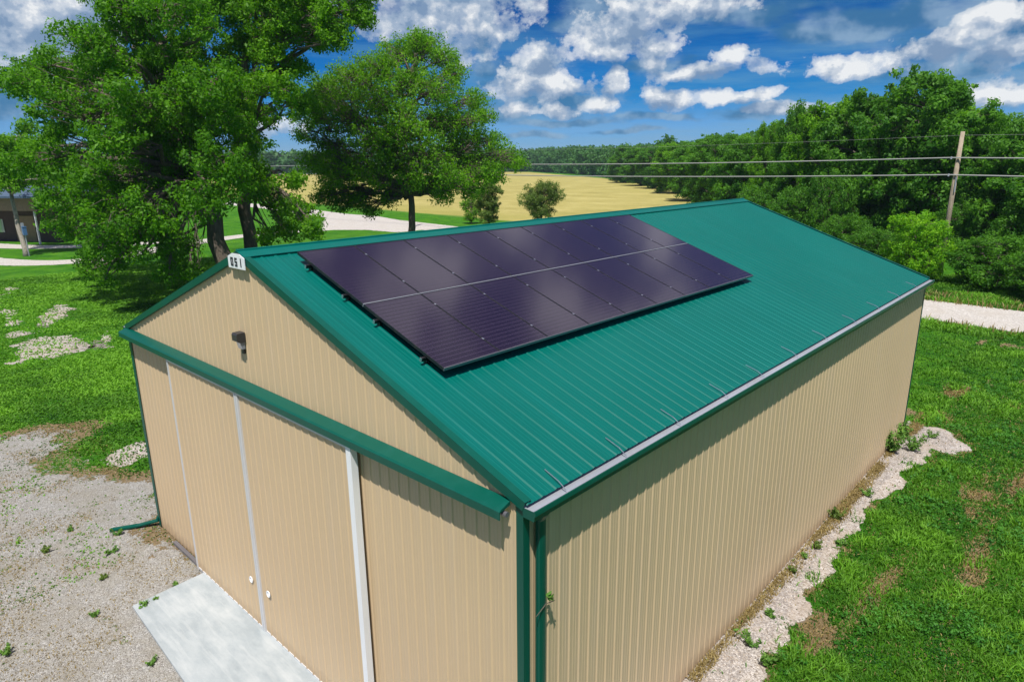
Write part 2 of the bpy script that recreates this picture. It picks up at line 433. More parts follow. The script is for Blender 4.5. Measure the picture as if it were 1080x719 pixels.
# warp
wz = wn('ShaderNodeTexNoise'); wz.inputs['Scale'].default_value = 9; wz.inputs['Detail'].default_value = 4; wz.inputs['Roughness'].default_value = 0.58
WL.new(uv.outputs[0], wz.inputs['Vector'])
vsub = wn('ShaderNodeVectorMath', operation='SUBTRACT'); WL.new(wz.outputs['Color'], vsub.inputs[0]); vsub.inputs[1].default_value = (0.5, 0.5, 0.5)
vma = wn('ShaderNodeVectorMath', operation='MULTIPLY_ADD'); WL.new(vsub.outputs[0], vma.inputs[0]); vma.inputs[1].default_value = (0.055, 0.040, 0); WL.new(uv.outputs[0], vma.inputs[2])
def blob_field(lst, k, src):
    acc = None
    for (px, py, a, b) in lst:
        u0, v0 = px_uv(px, py)
        sx, sy_ = FPX / a, FPX / b
        nd = wn('ShaderNodeVectorMath', operation='MULTIPLY_ADD'); WL.new(src, nd.inputs[0])
        nd.inputs[1].default_value = (sx, sy_, 0); nd.inputs[2].default_value = (-u0*sx, -v0*sy_, 0)
        ln = wn('ShaderNodeVectorMath', operation='LENGTH'); WL.new(nd.outputs[0], ln.inputs[0])
        acc = ln.outputs['Value'] if acc is None else wmath('SMOOTH_MIN', acc, ln.outputs['Value'], k)
    return acc
acc = blob_field([(a, b, c*1.22, d*1.25) for a, b, c, d in CL], 0.3, vma.outputs[0]); accg = blob_field(CG, 0.4, vma.outputs[0])
vsh = wn('ShaderNodeVectorMath', operation='ADD'); WL.new(vma.outputs[0], vsh.inputs[0]); vsh.inputs[1].default_value = (-0.004, 0.012, 0)
acc2 = blob_field([(a, b, c*1.22, d*1.25) for a, b, c, d in CL], 0.3, vsh.outputs[0])
def cnoise(scale, detail, rough, sc=(1, 1, 1), off=(0, 0, 0), src=None):
    mp = wn('ShaderNodeMapping'); mp.inputs['Scale'].default_value = sc; mp.inputs['Location'].default_value = off
    WL.new(src or uv.outputs[0], mp.inputs['Vector'])
    nz = wn('ShaderNodeTexNoise'); nz.inputs['Scale'].default_value = scale; nz.inputs['Detail'].default_value = detail; nz.inputs['Roughness'].default_value = rough
    WL.new(mp.outputs['Vector'], nz.inputs['Vector']); return nz.outputs['Fac']
puff = cnoise(24, 7, 0.60, (1, 1.15, 1))
big1 = cnoise(15, 4, 0.55, (1, 1.3, 1)); big2 = cnoise(15, 4, 0.55, (1, 1.3, 1), (0.012, -0.022, 0))
dens = wmath('SUBTRACT', wmath('ADD', 1.25, wmath('MULTIPLY', wmath('SUBTRACT', puff, 0.5), 3.1)), acc)     # >0 inside
cum = wramp(dens, [(0.0, 0.0), (0.30, 0.6), (0.75, 1.0)])
gdens = wmath('SUBTRACT', wmath('ADD', 1.2, wmath('MULTIPLY', wmath('SUBTRACT', cnoise(12, 5, 0.62, (0.6, 1.9, 1), (0.2, 0.5, 0)), 0.5), 3.0)), accg)
greym = wmath('MULTIPLY', wramp(gdens, [(0.0, 0.0), (0.9, 1.0)]), 0.8)
# overhead field of broken cloud (what the panels mirror)
high = cnoise(5.5, 5, 0.6, (1.0, 1.6, 1), (3.1, 0.4, 0))
highm = wmath('MULTIPLY', wramp(high, [(0.46, 0.0), (0.60, 1.0)]), wramp(V, [(0.26, 0.0), (0.38, 1.0)]))
# thin veil and streaks near the horizon
veil = cnoise(7, 5, 0.65, (0.5, 4.5, 1), (1.7, 0.2, 0))
veilm = wmath('MULTIPLY', wmath('MULTIPLY', wramp(veil, [(0.38, 0.0), (0.66, 1.0)]), wramp(V, [(0.0, 0.75), (0.12, 0.6), (0.26, 0.30), (0.6, 0.1)])), 1.0)
relief = wmath('MULTIPLY', wmath('SUBTRACT', big1, big2), 2.6)
fine = wmath('MULTIPLY', wmath('SUBTRACT', puff, cnoise(24, 7, 0.60, (1, 1.15, 1), (0.008, -0.013, 0))), 2.6)
edge_l = wmath('MULTIPLY', wramp(dens, [(0.2, 1.0), (1.1, 0.0)]), 0.25)
lit = wmath('ADD', wmath('ADD', wmath('ADD', wmath('ADD', 0.36, wmath('MULTIPLY', wmath('SUBTRACT', acc2, acc), 0.6)), relief), fine), edge_l, None, True)
ccol = wramp(lit, [(0.0, (1.7, 2.6, 4.0)), (0.4, (3.0, 3.8, 5.0)), (0.75, (5.0, 5.5, 6.2)), (1.0, (7.0, 7.2, 7.4))])
hs = wn('ShaderNodeHueSaturation'); hs.inputs['Saturation'].default_value = 1.3; hs.inputs['Value'].default_value = 1.0
WL.new(sky.outputs[0], hs.inputs['Color'])
skyc = wmix(1.0, hs.outputs[0], wramp(V, [(0.0, (0.32, 0.50, 0.95)), (0.04, (0.24, 0.47, 0.90)), (0.10, (0.04, 0.36, 0.68)), (0.22, (0.006, 0.23, 0.48)), (0.9, (0.02, 0.30, 0.62))]), 'MULTIPLY')
c = wmix(veilm, skyc, wramp(V, [(0.0, (2.0, 3.6, 5.4)), (0.10, (1.0, 2.7, 4.6)), (0.25, (0.3, 1.5, 3.2))]))
c = wmix(highm, c, (6.2, 6.3, 7.0))
c = wmix(greym, c, wramp(big1, [(0.38, (0.45, 1.5, 2.9)), (0.62, (2.3, 3.5, 4.8))]))
c = wmix(cum, c, ccol)
WL.new(c, bg.inputs['Color']); bg.inputs['Strength'].default_value = 0.09

sun_d = bpy.data.lights.new('sun', 'SUN'); sun_d.energy = 4.4; sun_d.angle = math.radians(0.55); sun_d.color = (1.0, 0.955, 0.88)
sun_o = bpy.data.objects.new('sun', sun_d); COL.objects.link(sun_o)
sun_o.rotation_euler = Vector(SUN).to_track_quat('Z', 'Y').to_euler(); sun_o.location = (20, -30, 60)
SC.view_settings.view_transform = 'Standard'; SC.view_settings.look = 'None'
SC.view_settings.exposure = 0.42; SC.view_settings.gamma = 1.0
SC.cycles.max_bounces = 6; SC.cycles.transparent_max_bounces = 8
SC.cycles.diffuse_bounces = 3; SC.cycles.glossy_bounces = 3

# ------------------------------------------------------------------ ground shapes
def P2(lst): return [tuple(gnd(*q)[:2]) for q in lst]
yard_poly = P2([(-60, 470), (0, 462), (40, 455), (72, 452), (98, 498), (128, 505), (165, 500)]) + [(-11.6, 1.2), (-11.45, -0.02), (0.3, -0.02), (1.0, -12), (-30, -14)]
strip_out = [(1.0, -6), (0.95, 2.0)] + P2([(790, 705), (830, 655), (850, 610), (868, 585), (885, 560), (918, 530), (935, 508), (955, 490), (966, 487), (972, 466), (1000, 474), (1010, 469), (992, 455), (962, 449)]) + [(-0.8, 19.6)]
strip_poly = [(-0.8, -6)] + strip_out
strip_poly = [(-0.5, -6)] + strip_out[:-1] + [(-0.5, 19.8)]
apron = [gnd(145, 645)[:2], gnd(207, 611)[:2]]
road_c = [(-420, 70), (-200, 66), (-120, 62), (-98, 58), (-80, 55.5), (-62, 53.5), (-40, 49), (-18, 41.5), (-4, 38.3), (3, 37.8), (30, 38), (90, 40), (300, 48)]

def bare_mask(x, y):
    """how bare the right-hand lawn is: 0 lush, 1 soil"""
    b = (fbm(x, y*0.5, 1.1, 5) - 0.595) * 6
    tr = np.exp(-((x - 3.1 - 0.05*(y-10) - 0.35*np.sin(y*0.35))/0.30)**2) * np.clip(vnoise(x, y, 0.5, 9)*2.2-0.3, 0, 1) * ((y > 5) & (y < 19))
    tr2 = np.exp(-((x - 1.9 - 0.05*(y-10) + 0.3*np.sin(y*0.3))/0.25)**2) * np.clip(vnoise(x, y, 0.6, 12)*2.2-0.5, 0, 1) * ((y > 4) & (y < 17))
    b = np.maximum(b, np.maximum(tr, tr2) * 1.0)
    d = rag(strip_poly, x, y, 0.42, 1.3) + 0.30
    b = np.maximum(b, np.clip(1.1 + d/0.22, 0, 0.85) * (vnoise(x, y, 1.3, 14)))
    return np.clip(b, 0, 1)
def bare_left(x, y):
    d = rag(yard_poly, x, y, 1.5, 0.45)
    return np.clip(0.75 + d/1.2, 0, 0.9) * (0.5 + 0.7*vnoise(x, y, 0.8, 21)) * (x < 0)

def lines(segs):
    out = []
    for a, b, s in segs: out.append(np.arange(a, b, s))
    return np.unique(np.concatenate(out))
gx = lines([(-1600, -400, 200), (-400, -60, 20), (-60, -22, 1.5), (-22, -11, 0.4), (-11, -0.6, 1.5), (-0.6, 14, 0.16), (14, 60, 2), (60, 400, 20), (400, 1601, 200)])
gy = lines([(-1600, -400, 200), (-400, -20, 20), (-20, -4, 1.0), (-4, 26, 0.2), (26, 60, 1.2), (60, 400, 20), (400, 1601, 200)])
GX, GY = np.meshgrid(gx, gy, indexing='ij')
bare = np.where(GX > -0.7, np.where((GY > -4) & (GY < 36), bare_mask(GX, GY), 0), bare_left(GX, GY))
bare = np.where((np.abs(GX) > 60) | (GY > 60), 0, bare)
nx, ny = len(gx), len(gy)
idx = np.arange(nx*ny).reshape(nx, ny)
quads = np.stack([idx[:-1, :-1], idx[1:, :-1], idx[1:, 1:], idx[:-1, 1:]], -1).reshape(-1, 4)
g = np_mesh('ground', np.stack([GX, GY, 0*GX], -1).reshape(-1, 3), 4, M['ground'], attrs={'bare': bare.ravel()}, faces=quads)
tag(g, kind='structure')

def sheet(name, poly, z, mat, step, soft, amp=0.0, sc=1.0, kind='structure'):
    """flat grid sheet cut to a polygon; 'edge' rises from 0 at the outline to 1 inside"""
    p = np.array(poly); x0, y0 = p.min(0); x1, y1 = p.max(0)
    xs = np.arange(x0-step-amp, x1+2*step+amp, step); ys = np.arange(y0-step-amp, y1+2*step+amp, step)
    X, Y = np.meshgrid(xs, ys, indexing='ij'); d = rag(poly, X, Y, amp, sc) if amp else poly_dist(X, Y, poly)
    if name == 'gravel_strip': d = np.minimum(d + 0.30, X + 0.2)
    if name == 'gravel_yard': d = np.where((X > -W-0.4) & (Y > -1.2), np.maximum(d, 0.0 - Y + 0.1), d)
    i = np.arange(X.size).reshape(X.shape)
    q = np.stack([i[:-1, :-1], i[1:, :-1], i[1:, 1:], i[:-1, 1:]], -1).reshape(-1, 4)
    keep = (d.ravel()[q] > -soft*0.3).any(1)
    q = q[keep]; used = np.unique(q); rm = np.full(X.size, -1); rm[used] = np.arange(len(used))
    v = np.stack([X, Y, np.full_like(X, z)], -1).reshape(-1, 3)[used]
    e = np.clip((d.ravel()[used] + soft*0.3) / (soft*1.3), 0, 1)
    if name == 'gravel_patch': e = e*0.78
    return tag(np_mesh(name, v, 4, mat, attrs={'edge': e}, faces=rm[q]), kind=kind)
sheet('gravel_yard', yard_poly, 0.004, M['gravel'], 0.16, 2.0, 1.5, 0.45)
sheet('gravel_strip', [p for p in strip_poly], 0.008, M['pale_gravel'], 0.06, 0.34, 0.42, 1.3)

def ribbon(name, c, w, z, mat, soft=0.8):
    c = np.array(c, float)
    # resample
    seg = np.hypot(*np.diff(c, axis=0).T); s = np.concatenate([[0], np.cumsum(seg)])
    t = np.arange(0, s[-1], 2.0); x = np.interp(t, s, c[:, 0]); y = np.interp(t, s, c[:, 1])
    k = np.ones(9)/9
    if len(x) > 20:
        x[4:-4] = np.convolve(x, k, 'valid'); y[4:-4] = np.convolve(y, k, 'valid')
    dx, dy = np.gradient(x), np.gradient(y); n = np.hypot(dx, dy); nx_, ny_ = -dy/n, dx/n
    offs = np.array([-w/2-0.3, -w/2+soft, 0, w/2-soft, w/2+0.3]); ed = [0, 1, 1, 1, 0]
    wob = 1 + 0.05*(vnoise(x, y, 0.1, 31) - 0.5)
    v = np.stack([np.stack([x + nx_*o*wob, y + ny_*o*wob, np.full_like(x, z)], -1) for o in offs], 1).reshape(-1, 3)
    e = np.tile(ed, len(x)).astype(float)
    i = np.arange(len(v)).reshape(len(x), 5)
    q = np.stack([i[:-1, :-1], i[1:, :-1], i[1:, 1:], i[:-1, 1:]], -1).reshape(-1, 4)
    return tag(np_mesh(name, v, 4, mat, attrs={'edge': e}, faces=q), kind='structure')
ribbon('road', road_c, 6.3, 0.012, M['road'])
ribbon('driveway', [(-110, 2), (-85, 4), (-65, 8.5), (-62, 12.5), (-68, 20), (-74, 28), (-75, 38), (-73, 46), (-70, 55)][::1], 3.6, 0.016, M['road'], 0.6)
ribbon('driveway', [(-140, 3), (-100, 7), (-82, 10.6), (-76, 16), (-75, 25)], 3.2, 0.020, M['road'], 0.6)
sheet('gravel_junction', P2([(330, 246), (345, 224), (400, 228), (440, 235), (470, 240), (420, 246), (385, 243), (350, 243)]), 0.024, M['road'], 1.0, 1.2)

# worn gravelly patches in the left lawn
worn = [[(-14, 352), (-14, 308), (6, 312), (22, 326), (34, 338), (34, 350), (14, 358)], [(30, 336), (58, 322), (80, 322), (78, 332), (60, 342), (40, 346)],
        [(-12, 378), (10, 360), (48, 354), (92, 356), (100, 364), (72, 374), (40, 382), (6, 388)], [(90, 360), (112, 348), (132, 354), (130, 368), (104, 368)],
        [(14, 394), (34, 382), (48, 386), (30, 398)], [(108, 482), (140, 464), (158, 470), (130, 490)], [(-5, 306), (12, 294), (20, 306), (8, 314)], [(60, 385), (80, 382), (72, 392)]]
for i, w_ in enumerate(worn):
    sheet('gravel_patch', P2(w_), 0.006, M['pale_gravel'], 0.2, 0.8, 1.6, 0.55)

# the ripe field
field_poly = P2([(740, 209), (700, 196), (640, 188), (560, 181.5)]) + [(-900, 560), (-1400, 300), (-900, 90), (-300, 78), (-120, 72), (-90, 69), (-60, 66), (-45, 68)] + P2([(800, 232)])
def field_sheet():
    p = np.array(field_poly)
    cxy = np.array([-150.0, 120.0]); n = len(p)
    # dense outline, two rings for the soft margin
    pts = []
    for i in range(n):
        a, b = p[i], p[(i+1) % n]; k = max(2, int(np.hypot(*(b-a))/15))
        for j in range(k): pts.append(a + (b-a)*j/k)
    pts = np.array(pts); vs = []; ed = []
    for f, e in ((1.0, 0), (0.97, 0.3), (0.9, 1), (0.5, 1)):
        q = cxy + (pts - cxy)*f; vs.append(q); ed += [e]*len(pts)
    vs = np.concatenate(vs + [cxy[None]]); ed.append(1); N = len(pts)
    fs = []
    for r_ in range(3):
        for i in range(N):
            j = (i+1) % N; fs.append((r_*N+i, r_*N+j, (r_+1)*N+j, (r_+1)*N+i))
    me = bpy.data.meshes.new('field')
    fs += [(3*N+i, 3*N+(i+1) % N, 4*N) for i in range(N)]
    me.from_pydata([(x, y, 0.005) for x, y in vs], [], fs)
    at_ = me.attributes.new('edge', 'FLOAT', 'POINT'); at_.data.foreach_set('value', np.array(ed, np.float32))
    me.materials.append(M['field']); o = bpy.data.objects.new('field', me); COL.objects.link(o); tag(o, kind='structure')
field_sheet()

# ------------------------------------------------------------------ BARN
barn = empty('metal_barn')
tag(barn, 'tan corrugated metal barn with dark green gable roof and sliding front doors', 'barn')
PW = 0.2
PROF = [(0, 0), (0.016, 0.019), (0.036, 0.019), (0.052, 0), (0.092, 0), (0.098, 0.004), (0.108, 0.004), (0.114, 0), (0.144, 0), (0.150, 0.004), (0.160, 0.004), (0.166, 0)]
def profile(length, pw=PW, prof=PROF, start=0.0):
    out = []; k = 0; sc = pw/0.2
    while k*pw < length + pw:
        for u, h in prof:
            t = k*pw + u*sc - start
            if 0 <= t <= length: out.append((t, h))
        k += 1
    if out[0][0] > 1e-6: out.insert(0, (0, 0))
    if out[-1][0] < length - 1e-6: out.append((length, 0))
    return out
def corr(name, org, ua, va, na, length, lo, hi, mat, parent, pw=PW, thick=0.0, hs=0.75):
    """corrugated sheet: u across the ribs, from v=lo(u) to v=hi(u)"""
    org, ua, va, na = map(np.array, (org, ua, va, na)); b = MB(); pr = profile(length, pw)
    vs = []
    for u, h in pr:
        l_ = lo(u) if callable(lo) else lo; h_ = hi(u) if callable(hi) else hi
        vs += [org + ua*u + na*h*hs + va*l_, org + ua*u + na*h*hs + va*h_]
    b.add(vs, [(2*i, 2*i+2, 2*i+3, 2*i+1) for i in range(len(pr)-1)])
    return b.build(name, mat, parent)
slope = RISE / (W/2)
gab = lambda u: H - 0.03 + min(u, W-u)*slope
fw = corr('gable_wall', (-W, 0, 0), (1, 0, 0), (0, 0, 1), (0, -1, 0), W, 0.03, gab, M['tan'], barn)
corr('gable_wall', (0, L, 0), (-1, 0, 0), (0, 0, 1), (0, 1, 0), W, 0.03, gab, M['tan'], barn)
corr('side_wall', (0, 0, 0), (0, 1, 0), (0, 0, 1), (1, 0, 0), L, 0.03, H-0.02, M['tan'], barn)
corr('side_wall', (-W, L, 0), (0, -1, 0), (0, 0, 1), (-1, 0, 0), L, 0.03, H-0.02, M['tan'], barn)
b = MB(); b.box((-W+0.05, 0.05, 0.0), (-0.05, L-0.05, 0.06)); b.build('sill_board', M['house_dark'], barn)
# roof: deck sheets run from ridge to eave
cs, sn = math.cos(math.atan(slope)), math.sin(math.atan(slope))
SL = math.hypot(W/2, RISE)
OV = 0.07; RK = 0.03     # eave and rake overhangs
RD = np.array([cs, 0, -sn]); RN = np.array([sn, 0, cs])
ridge = np.array([-W/2, -RK, H + RISE + 0.02])
corr('roof_sheet', ridge + RD*0.02, (0, 1, 0), RD, RN, L + 2*RK, 0, SL + OV, M['roof'], barn, pw=0.2286, hs=0.6)
RD2 = np.array([-cs, 0, -sn]); RN2 = np.array([-sn, 0, cs])
corr('roof_sheet', ridge + RD2*0.02, (0, 1, 0), RD2, RN2, L + 2*RK, 0, SL + OV, M['roof'], barn, pw=0.2286, hs=0.6)
# underside
b = MB()
for rd, rn in ((RD, RN), (RD2, RN2)):
    b.obox(ridge - rn*0.045, rd*(SL+OV-0.01), (0, L+2*RK, 0), rn*0.03)
b.build('roof_deck', M['green'], barn)
# ridge cap
b = MB(); zr = H + RISE + 0.02
for rd, rn in ((RD, RN), (RD2, RN2)):
    o = np.array([-W/2, -RK-0.03, zr]) + rn*0.028
    b.obox(o, rd*0.21, (0, L+2*RK+0.06, 0), rn*0.006)
    b.obox(o + rd*0.21 - rn*0.018, rd*0.012, (0, L+2*RK+0.06, 0), rn*0.024)
b.tube([(-W/2, -RK-0.03, zr+0.036), (-W/2, L+RK+0.03, zr+0.036)], 0.022, 8)
b.build('ridge_cap', M['roof'], barn)
# rake trims (front and back)
for y0, y1, yo in ((-RK-0.025, -RK+0.075, -1), (L+RK-0.075, L+RK+0.025, 1)):
    for rd, rn in ((RD, RN), (RD2, RN2)):
        b = MB(); o = np.array([-W/2, y0, zr]) + rn*0.026
        b.obox(o, rd*(SL+OV), (0, y1-y0, 0), rn*0.006)
        yf = y0 if yo < 0 else y1-0.008
        b.obox(np.array([-W/2, yf, zr]) - rn*0.082, rd*(SL+OV), (0, 0.008, 0), rn*0.110)
        b.obox(np.array([-W/2, min(yf, 0 if yo < 0 else L) + (0.006 if yo < 0 else -0.0), zr]) - rn*0.088, rd*(SL+OV), (0, (RK+0.01)*(1 if yo < 0 else -1), 0), rn*0.008)
        b.build('rake_trim', M['green'], barn)
# eave fascia, gutters
def gutter(side):
    root = None
    x0 = (OV*0.6) if side > 0 else -W - OV*0.6
    s = side; zt = H - 0.035
    # K profile: (dx outward, dz)
    outer = [(0, 0.0), (0, -0.11), (0.150, -0.115), (0.158, -0.06), (0.170, -0.05), (0.166, 0.0), (0.148, 0.006)]
    pr = [(x0 + s*dx, -RK-0.02, zt + dz) for dx, dz in outer]
    b = MB(); b.extrude(pr, (0, L + 2*RK + 0.04, 0), closed=False)
    for y in (-RK-0.02, L+RK+0.02):
        b.add([(x0 + s*dx, y, zt + dz) for dx, dz in outer[:-1]], [tuple(range(6))])
    gt = b.build('gutter', M['green'], barn)
    inner = [(-0.03, 0.016), (0.02, -0.012), (0.14, -0.022), (0.15, 0.008), (0.160, 0.010)]
    b = MB(); b.extrude([(x0 + s*dx, -RK-0.018, zt + dz) for dx, dz in inner], (0, L + 2*RK + 0.036, 0), closed=False)
    b.build('gutter_lining', M['galv'], gt)
    return gt
gR = gutter(1); gL = gutter(-1)
for y in (0.52, 1.68, 2.98, 4.40, 5.70, 7.2, 8.78, 10.6, 12.4, 14.2, 16.0):
    b = MB(); p0 = np.array([0.16, y, H - 0.03]); p1 = np.array([-0.17, y + 0.03, H + 0.10])
    b.tube([p0, np.array([0.05, y, H+0.045]), p1], 0.006, 5); b.build('gutter_strap', M['alu'], gR)
b = MB()
b.box((0.004, 0.0, H-0.16), (OV*0.6 - 0.002, L, H-0.02)); b.build('eave_fascia', M['green'], barn)
b = MB(); b.box((-W-OV*0.6+0.002, 0, H-0.16), (-W-0.004, L, H-0.02)); b.build('eave_fascia', M['green'], barn)
# corner trims
for cx, cyy, sx, sy2 in ((0, 0, 1, -1), (-W, 0, -1, -1), (0, L, 1, 1), (-W, L, -1, 1)):
    b = MB(); e = 0.024; wd = 0.075
    b.box((min(cx + sx*e, cx - sx*wd), min(cyy+sy2*e, cyy+sy2*(e-0.006)), 0.02), (max(cx+sx*e, cx-sx*wd), max(cyy+sy2*e, cyy+sy2*(e-0.006)), H-0.06))
    b.box((min(cx+sx*(e-0.006), cx+sx*e), min(cyy+sy2*(e-0.007), cyy-sy2*wd), 0.02), (max(cx+sx*(e-0.006), cx+sx*e), max(cyy+sy2*(e-0.007), cyy-sy2*wd), H-0.06))
    b.build('corner_trim', M['green'], barn)
# downspouts
def downspout(path, name='downspout', w=0.105, d=0.07):
    b = MB()
    for p, q in zip(path[:-1], path[1:]):
        p = np.array(p, float); q = np.array(q, float); t = (q-p); Ln = np.linalg.norm(t); t /= Ln
        a = np.cross(t, (0, 1, 0.01)) if abs(t[1]) < 0.9 else np.array([1.0, 0, 0]); a /= np.linalg.norm(a); c_ = np.cross(t, a)
        prof = []
        for j in range(12):
            th = 2*math.pi*(j+0.5)/12; u, v = math.cos(th), math.sin(th)
            k = 1/max(abs(u), abs(v)); k = 0.55*1 + 0.45*k
            prof.append(p - t*0.01 + a*u*k*d/2*1.1 + c_*v*k*w/2*1.1)
        b.extrude(prof, t*(Ln+0.02))
    return b.build(name, M['green'], barn)
downspout([(0.12, 0.20, H-0.12), (0.12, 0.20, H-0.18), (0.072, 0.20, H-0.26), (0.072, 0.20, 0.35), (0.12, 0.20, 0.15), (0.5, 0.20, 0.06)])
lp = gnd(134, 567)
downspout([(-W-0.12, 0.06, H-0.12), (-W-0.12, 0.06, H-0.2), (-W-0.075, 0.04, H-0.45), (-W-0.075, 0.04, 0.25), (-W-0.10, -0.02, 0.13), (-W-0.35, -0.42, 0.06), (-W-0.62, -0.88, 0.045)])
b = MB(); b.box((-W-0.30, -0.12, H-0.22), (-W-0.04, 0.16, H-0.12)); 
# ridge number plate
b = MB()
py = -RK - 0.040; xw = 0.27; zt = zr + 0.035
b.extrude([(-W/2-xw, py, zt-xw*slope), (-W/2-xw, py, zt-0.27), (-W/2+xw, py, zt-0.27), (-W/2+xw, py, zt-xw*slope), (-W/2+0.12, py, zt-0.043), (-W/2-0.12, py, zt-0.043)], (0, -0.01, 0))
plate = b.build('number_plate', M['white'], barn)
seg = {'0': 'abcdef', '5': 'afgcd', '1': 'bc'}
cw, ch, th = 0.080, 0.13, 0.027; yq = py - 0.012
for i, chh in enumerate('051'):
    x0 = -W/2 - 0.175 + i*0.130; z0 = zt - 0.235; b = MB()
    S_ = {'a': (x0, z0+ch-th, x0+cw, z0+ch), 'd': (x0, z0, x0+cw, z0+th), 'g': (x0, z0+ch/2-th/2, x0+cw, z0+ch/2+th/2),
          'f': (x0, z0+ch/2, x0+th, z0+ch), 'b': (x0+cw-th, z0+ch/2, x0+cw, z0+ch), 'e': (x0, z0, x0+th, z0+ch/2), 'c': (x0+cw-th, z0, x0+cw, z0+ch/2)}
    for n_, q in enumerate(seg[chh]):
        a_ = S_[q]; b.box((a_[0], yq - 0.003 - 0.0005*n_, a_[1]), (a_[2], yq+0.001, a_[3]))
    b.build('numeral', M['ink'], plate)

# sliding door track cover
b = MB(); z0 = H - 0.11
pr = [(0.0, 0.085), (-0.16, 0.03), (-0.185, 0.01), (-0.185, -0.085), (-0.176, -0.088), (-0.174, 0.0), (-0.02, 0.03), (-0.02, 0.07)]
tx0, tx1 = -W - 0.03, -0.14
b.extrude([(tx0, -0.022 + dy, z0 + dz) for dy, dz in pr], (tx1-tx0, 0, 0))
tc_ = b.build('track_cover', M['green'], barn)
b = MB(); b.tube([(tx0+0.01, -0.12, z0-0.04), (tx1+0.03, -0.12, z0-0.04)], 0.03, 10); b.build('track_rail', M['darkalu'], tc_)
b = MB(); b.tube([(-W+0.2, -0.0, z0-0.02), (-W+0.2, -0.06, z0-0.02)], 0.02, 6); 
# sliding doors
def sdoor(xa, xb, lh, trims):
    d = empty('sliding_door', (0, 0, 0)); d.parent = barn
    yd = -0.145; zb, zt_ = 0.07, H - 0.205
    o = corr('door_skin', (xa, yd, 0), (1, 0, 0), (0, 0, 1), (0, -1, 0), xb-xa, zb+0.03, zt_, M['tan'], d)
    b = MB(); b.box((xa+0.005, yd+0.004, zb+0.02), (xb-0.005, yd+0.06, zt_-0.01)); b.build('door_core', M['trim'], d)
    for (x0, x1, dep, key) in trims:
        b = MB(); b.box((x0, yd-dep, zb), (x1, yd+0.07, zt_)); b.build('edge_trim', M[key], d)
    b = MB(); b.box((xa, yd-0.012, zb-0.01), (xb, yd+0.062, zb+0.04)); b.build('bottom_trim', M['trim'], d)
    b = MB(); b.box((xa+0.01, yd-0.030, zt_-0.045), (xb-0.01, yd-0.021, zt_+0.002)); b.build('top_trim', M['trim'], d)
    # recessed round pull
    b = MB(); n = 20; vs = []; hx = lh
    rings = [(0.062, 0.0), (0.062, -0.014), (0.046, -0.014), (0.040, 0.012), (0.0, 0.014)]
    for r_, dy in rings:
        for j in range(n):
            a_ = 2*math.pi*j/n; vs.append((hx + r_*math.cos(a_), yd - 0.022 + dy, 1.02 + r_*math.sin(a_)))
    b.add(vs, [(i*n+j, i*n+(j+1) % n, (i+1)*n+(j+1) % n, (i+1)*n+j) for i in range(4) for j in range(n)])
    b.build('handle', M['white'], d)
    return d
sdoor(-9.06, -6.20, -6.46, [(-9.075, -9.02, 0.026, 'trim'), (-6.245, -6.195, 0.027, 'trim')])
sdoor(-6.17, -2.90, -5.83, [(-6.175, -6.115, 0.029, 'trim'), (-2.99, -2.88, 0.031, 'white')])
b = MB(); b.box((-10.5, -0.12, 0.012), (-9.05, -0.045, 0.075)); b.build('bottom_guide', M['darkalu'], barn)
# gable wall light
wl = empty('wall_light', (0, 0, 0)); wl.parent = barn
lx, lz = -5.97, 5.53
b = MB()
pr = [(0, 0.0), (0, 0.16), (-0.12, 0.155), (-0.14, 0.13), (-0.14, 0.03), (-0.09, 0.0)]
b.extrude([(lx-0.085, -0.022 + dy, lz + dz) for dy, dz in pr], (0.17, 0, 0)); b.build('housing', M['darkgrey'], wl)
b = MB(); pr = [(-0.01, 0.0), (-0.01, -0.11), (-0.06, -0.11), (-0.085, -0.002)]
b.extrude([(lx-0.07, -0.022 + dy, lz + dz) for dy, dz in pr], (0.14, 0, 0)); b.build('lens', M['glass'], wl)
b = MB(); b.box((lx-0.075, -0.0225, lz-0.30), (lx+0.075, -0.0195, lz-0.14))
b = MB(); b.box((lx-0.035, -0.05, lz-0.20), (lx+0.03, -0.018, lz-0.125)); b.build('junction_box', M['darkgrey'], wl)

# concrete apron
ax0 = -8.79; ay = -1.53
b = MB()
v = [(ax0, -0.13, 0), (-2.6, -0.13, 0), (-2.6, ay-0.25, 0), (ax0, ay, 0)]
tz = [0.085, 0.085, 0.05, 0.05]
b.add(v + [(p[0], p[1], z) for p, z in zip(v, tz)], [(4, 7, 6, 5), (0, 1, 5, 4), (1, 2, 6, 5), (2, 3, 7, 6), (3, 0, 4, 7)])
slab = b.build('concrete_apron', M['concrete']); tag(slab, kind='structure')

# ------------------------------------------------------------------ SOLAR ARRAY
arr = empty('solar_array')
tag(arr, 'black solar panel array of eighteen panels in two rows on the green roof', 'solar array')
PO = ridge + np.array([0, RK, 0])   # ridge point at y=0
def on_roof(s_from_ridge, y, h): return PO + RD*s_from_ridge + np.array([0, y, 0]) + RN*h
P_W, P_H = 1.020, 1.755
PY0 = 0.66; S0 = SL - 5.63; 
proto = {}
angle = math.atan(slope)
mats = Matrix(((RD[0], 0, RN[0]), (RD[1], 1, RN[1]), (RD[2], 0, RN[2])))
first = None
def panel_meshes():
    b = MB(); f = 0.011
    b.box((f, f, 0.0), (P_H-f, P_W-f, 0.0375)); glass = b
    fr = MB()
    fr.box((0, 0, -0.002), (f, P_W, 0.040)); fr.box((P_H-f, 0, -0.002), (P_H, P_W, 0.040))
    fr.box((f, 0, -0.002), (P_H-f, f, 0.040)); fr.box((f, P_W-f, -0.002), (P_H-f, P_W, 0.040))
    return glass, fr
HP = 0.125
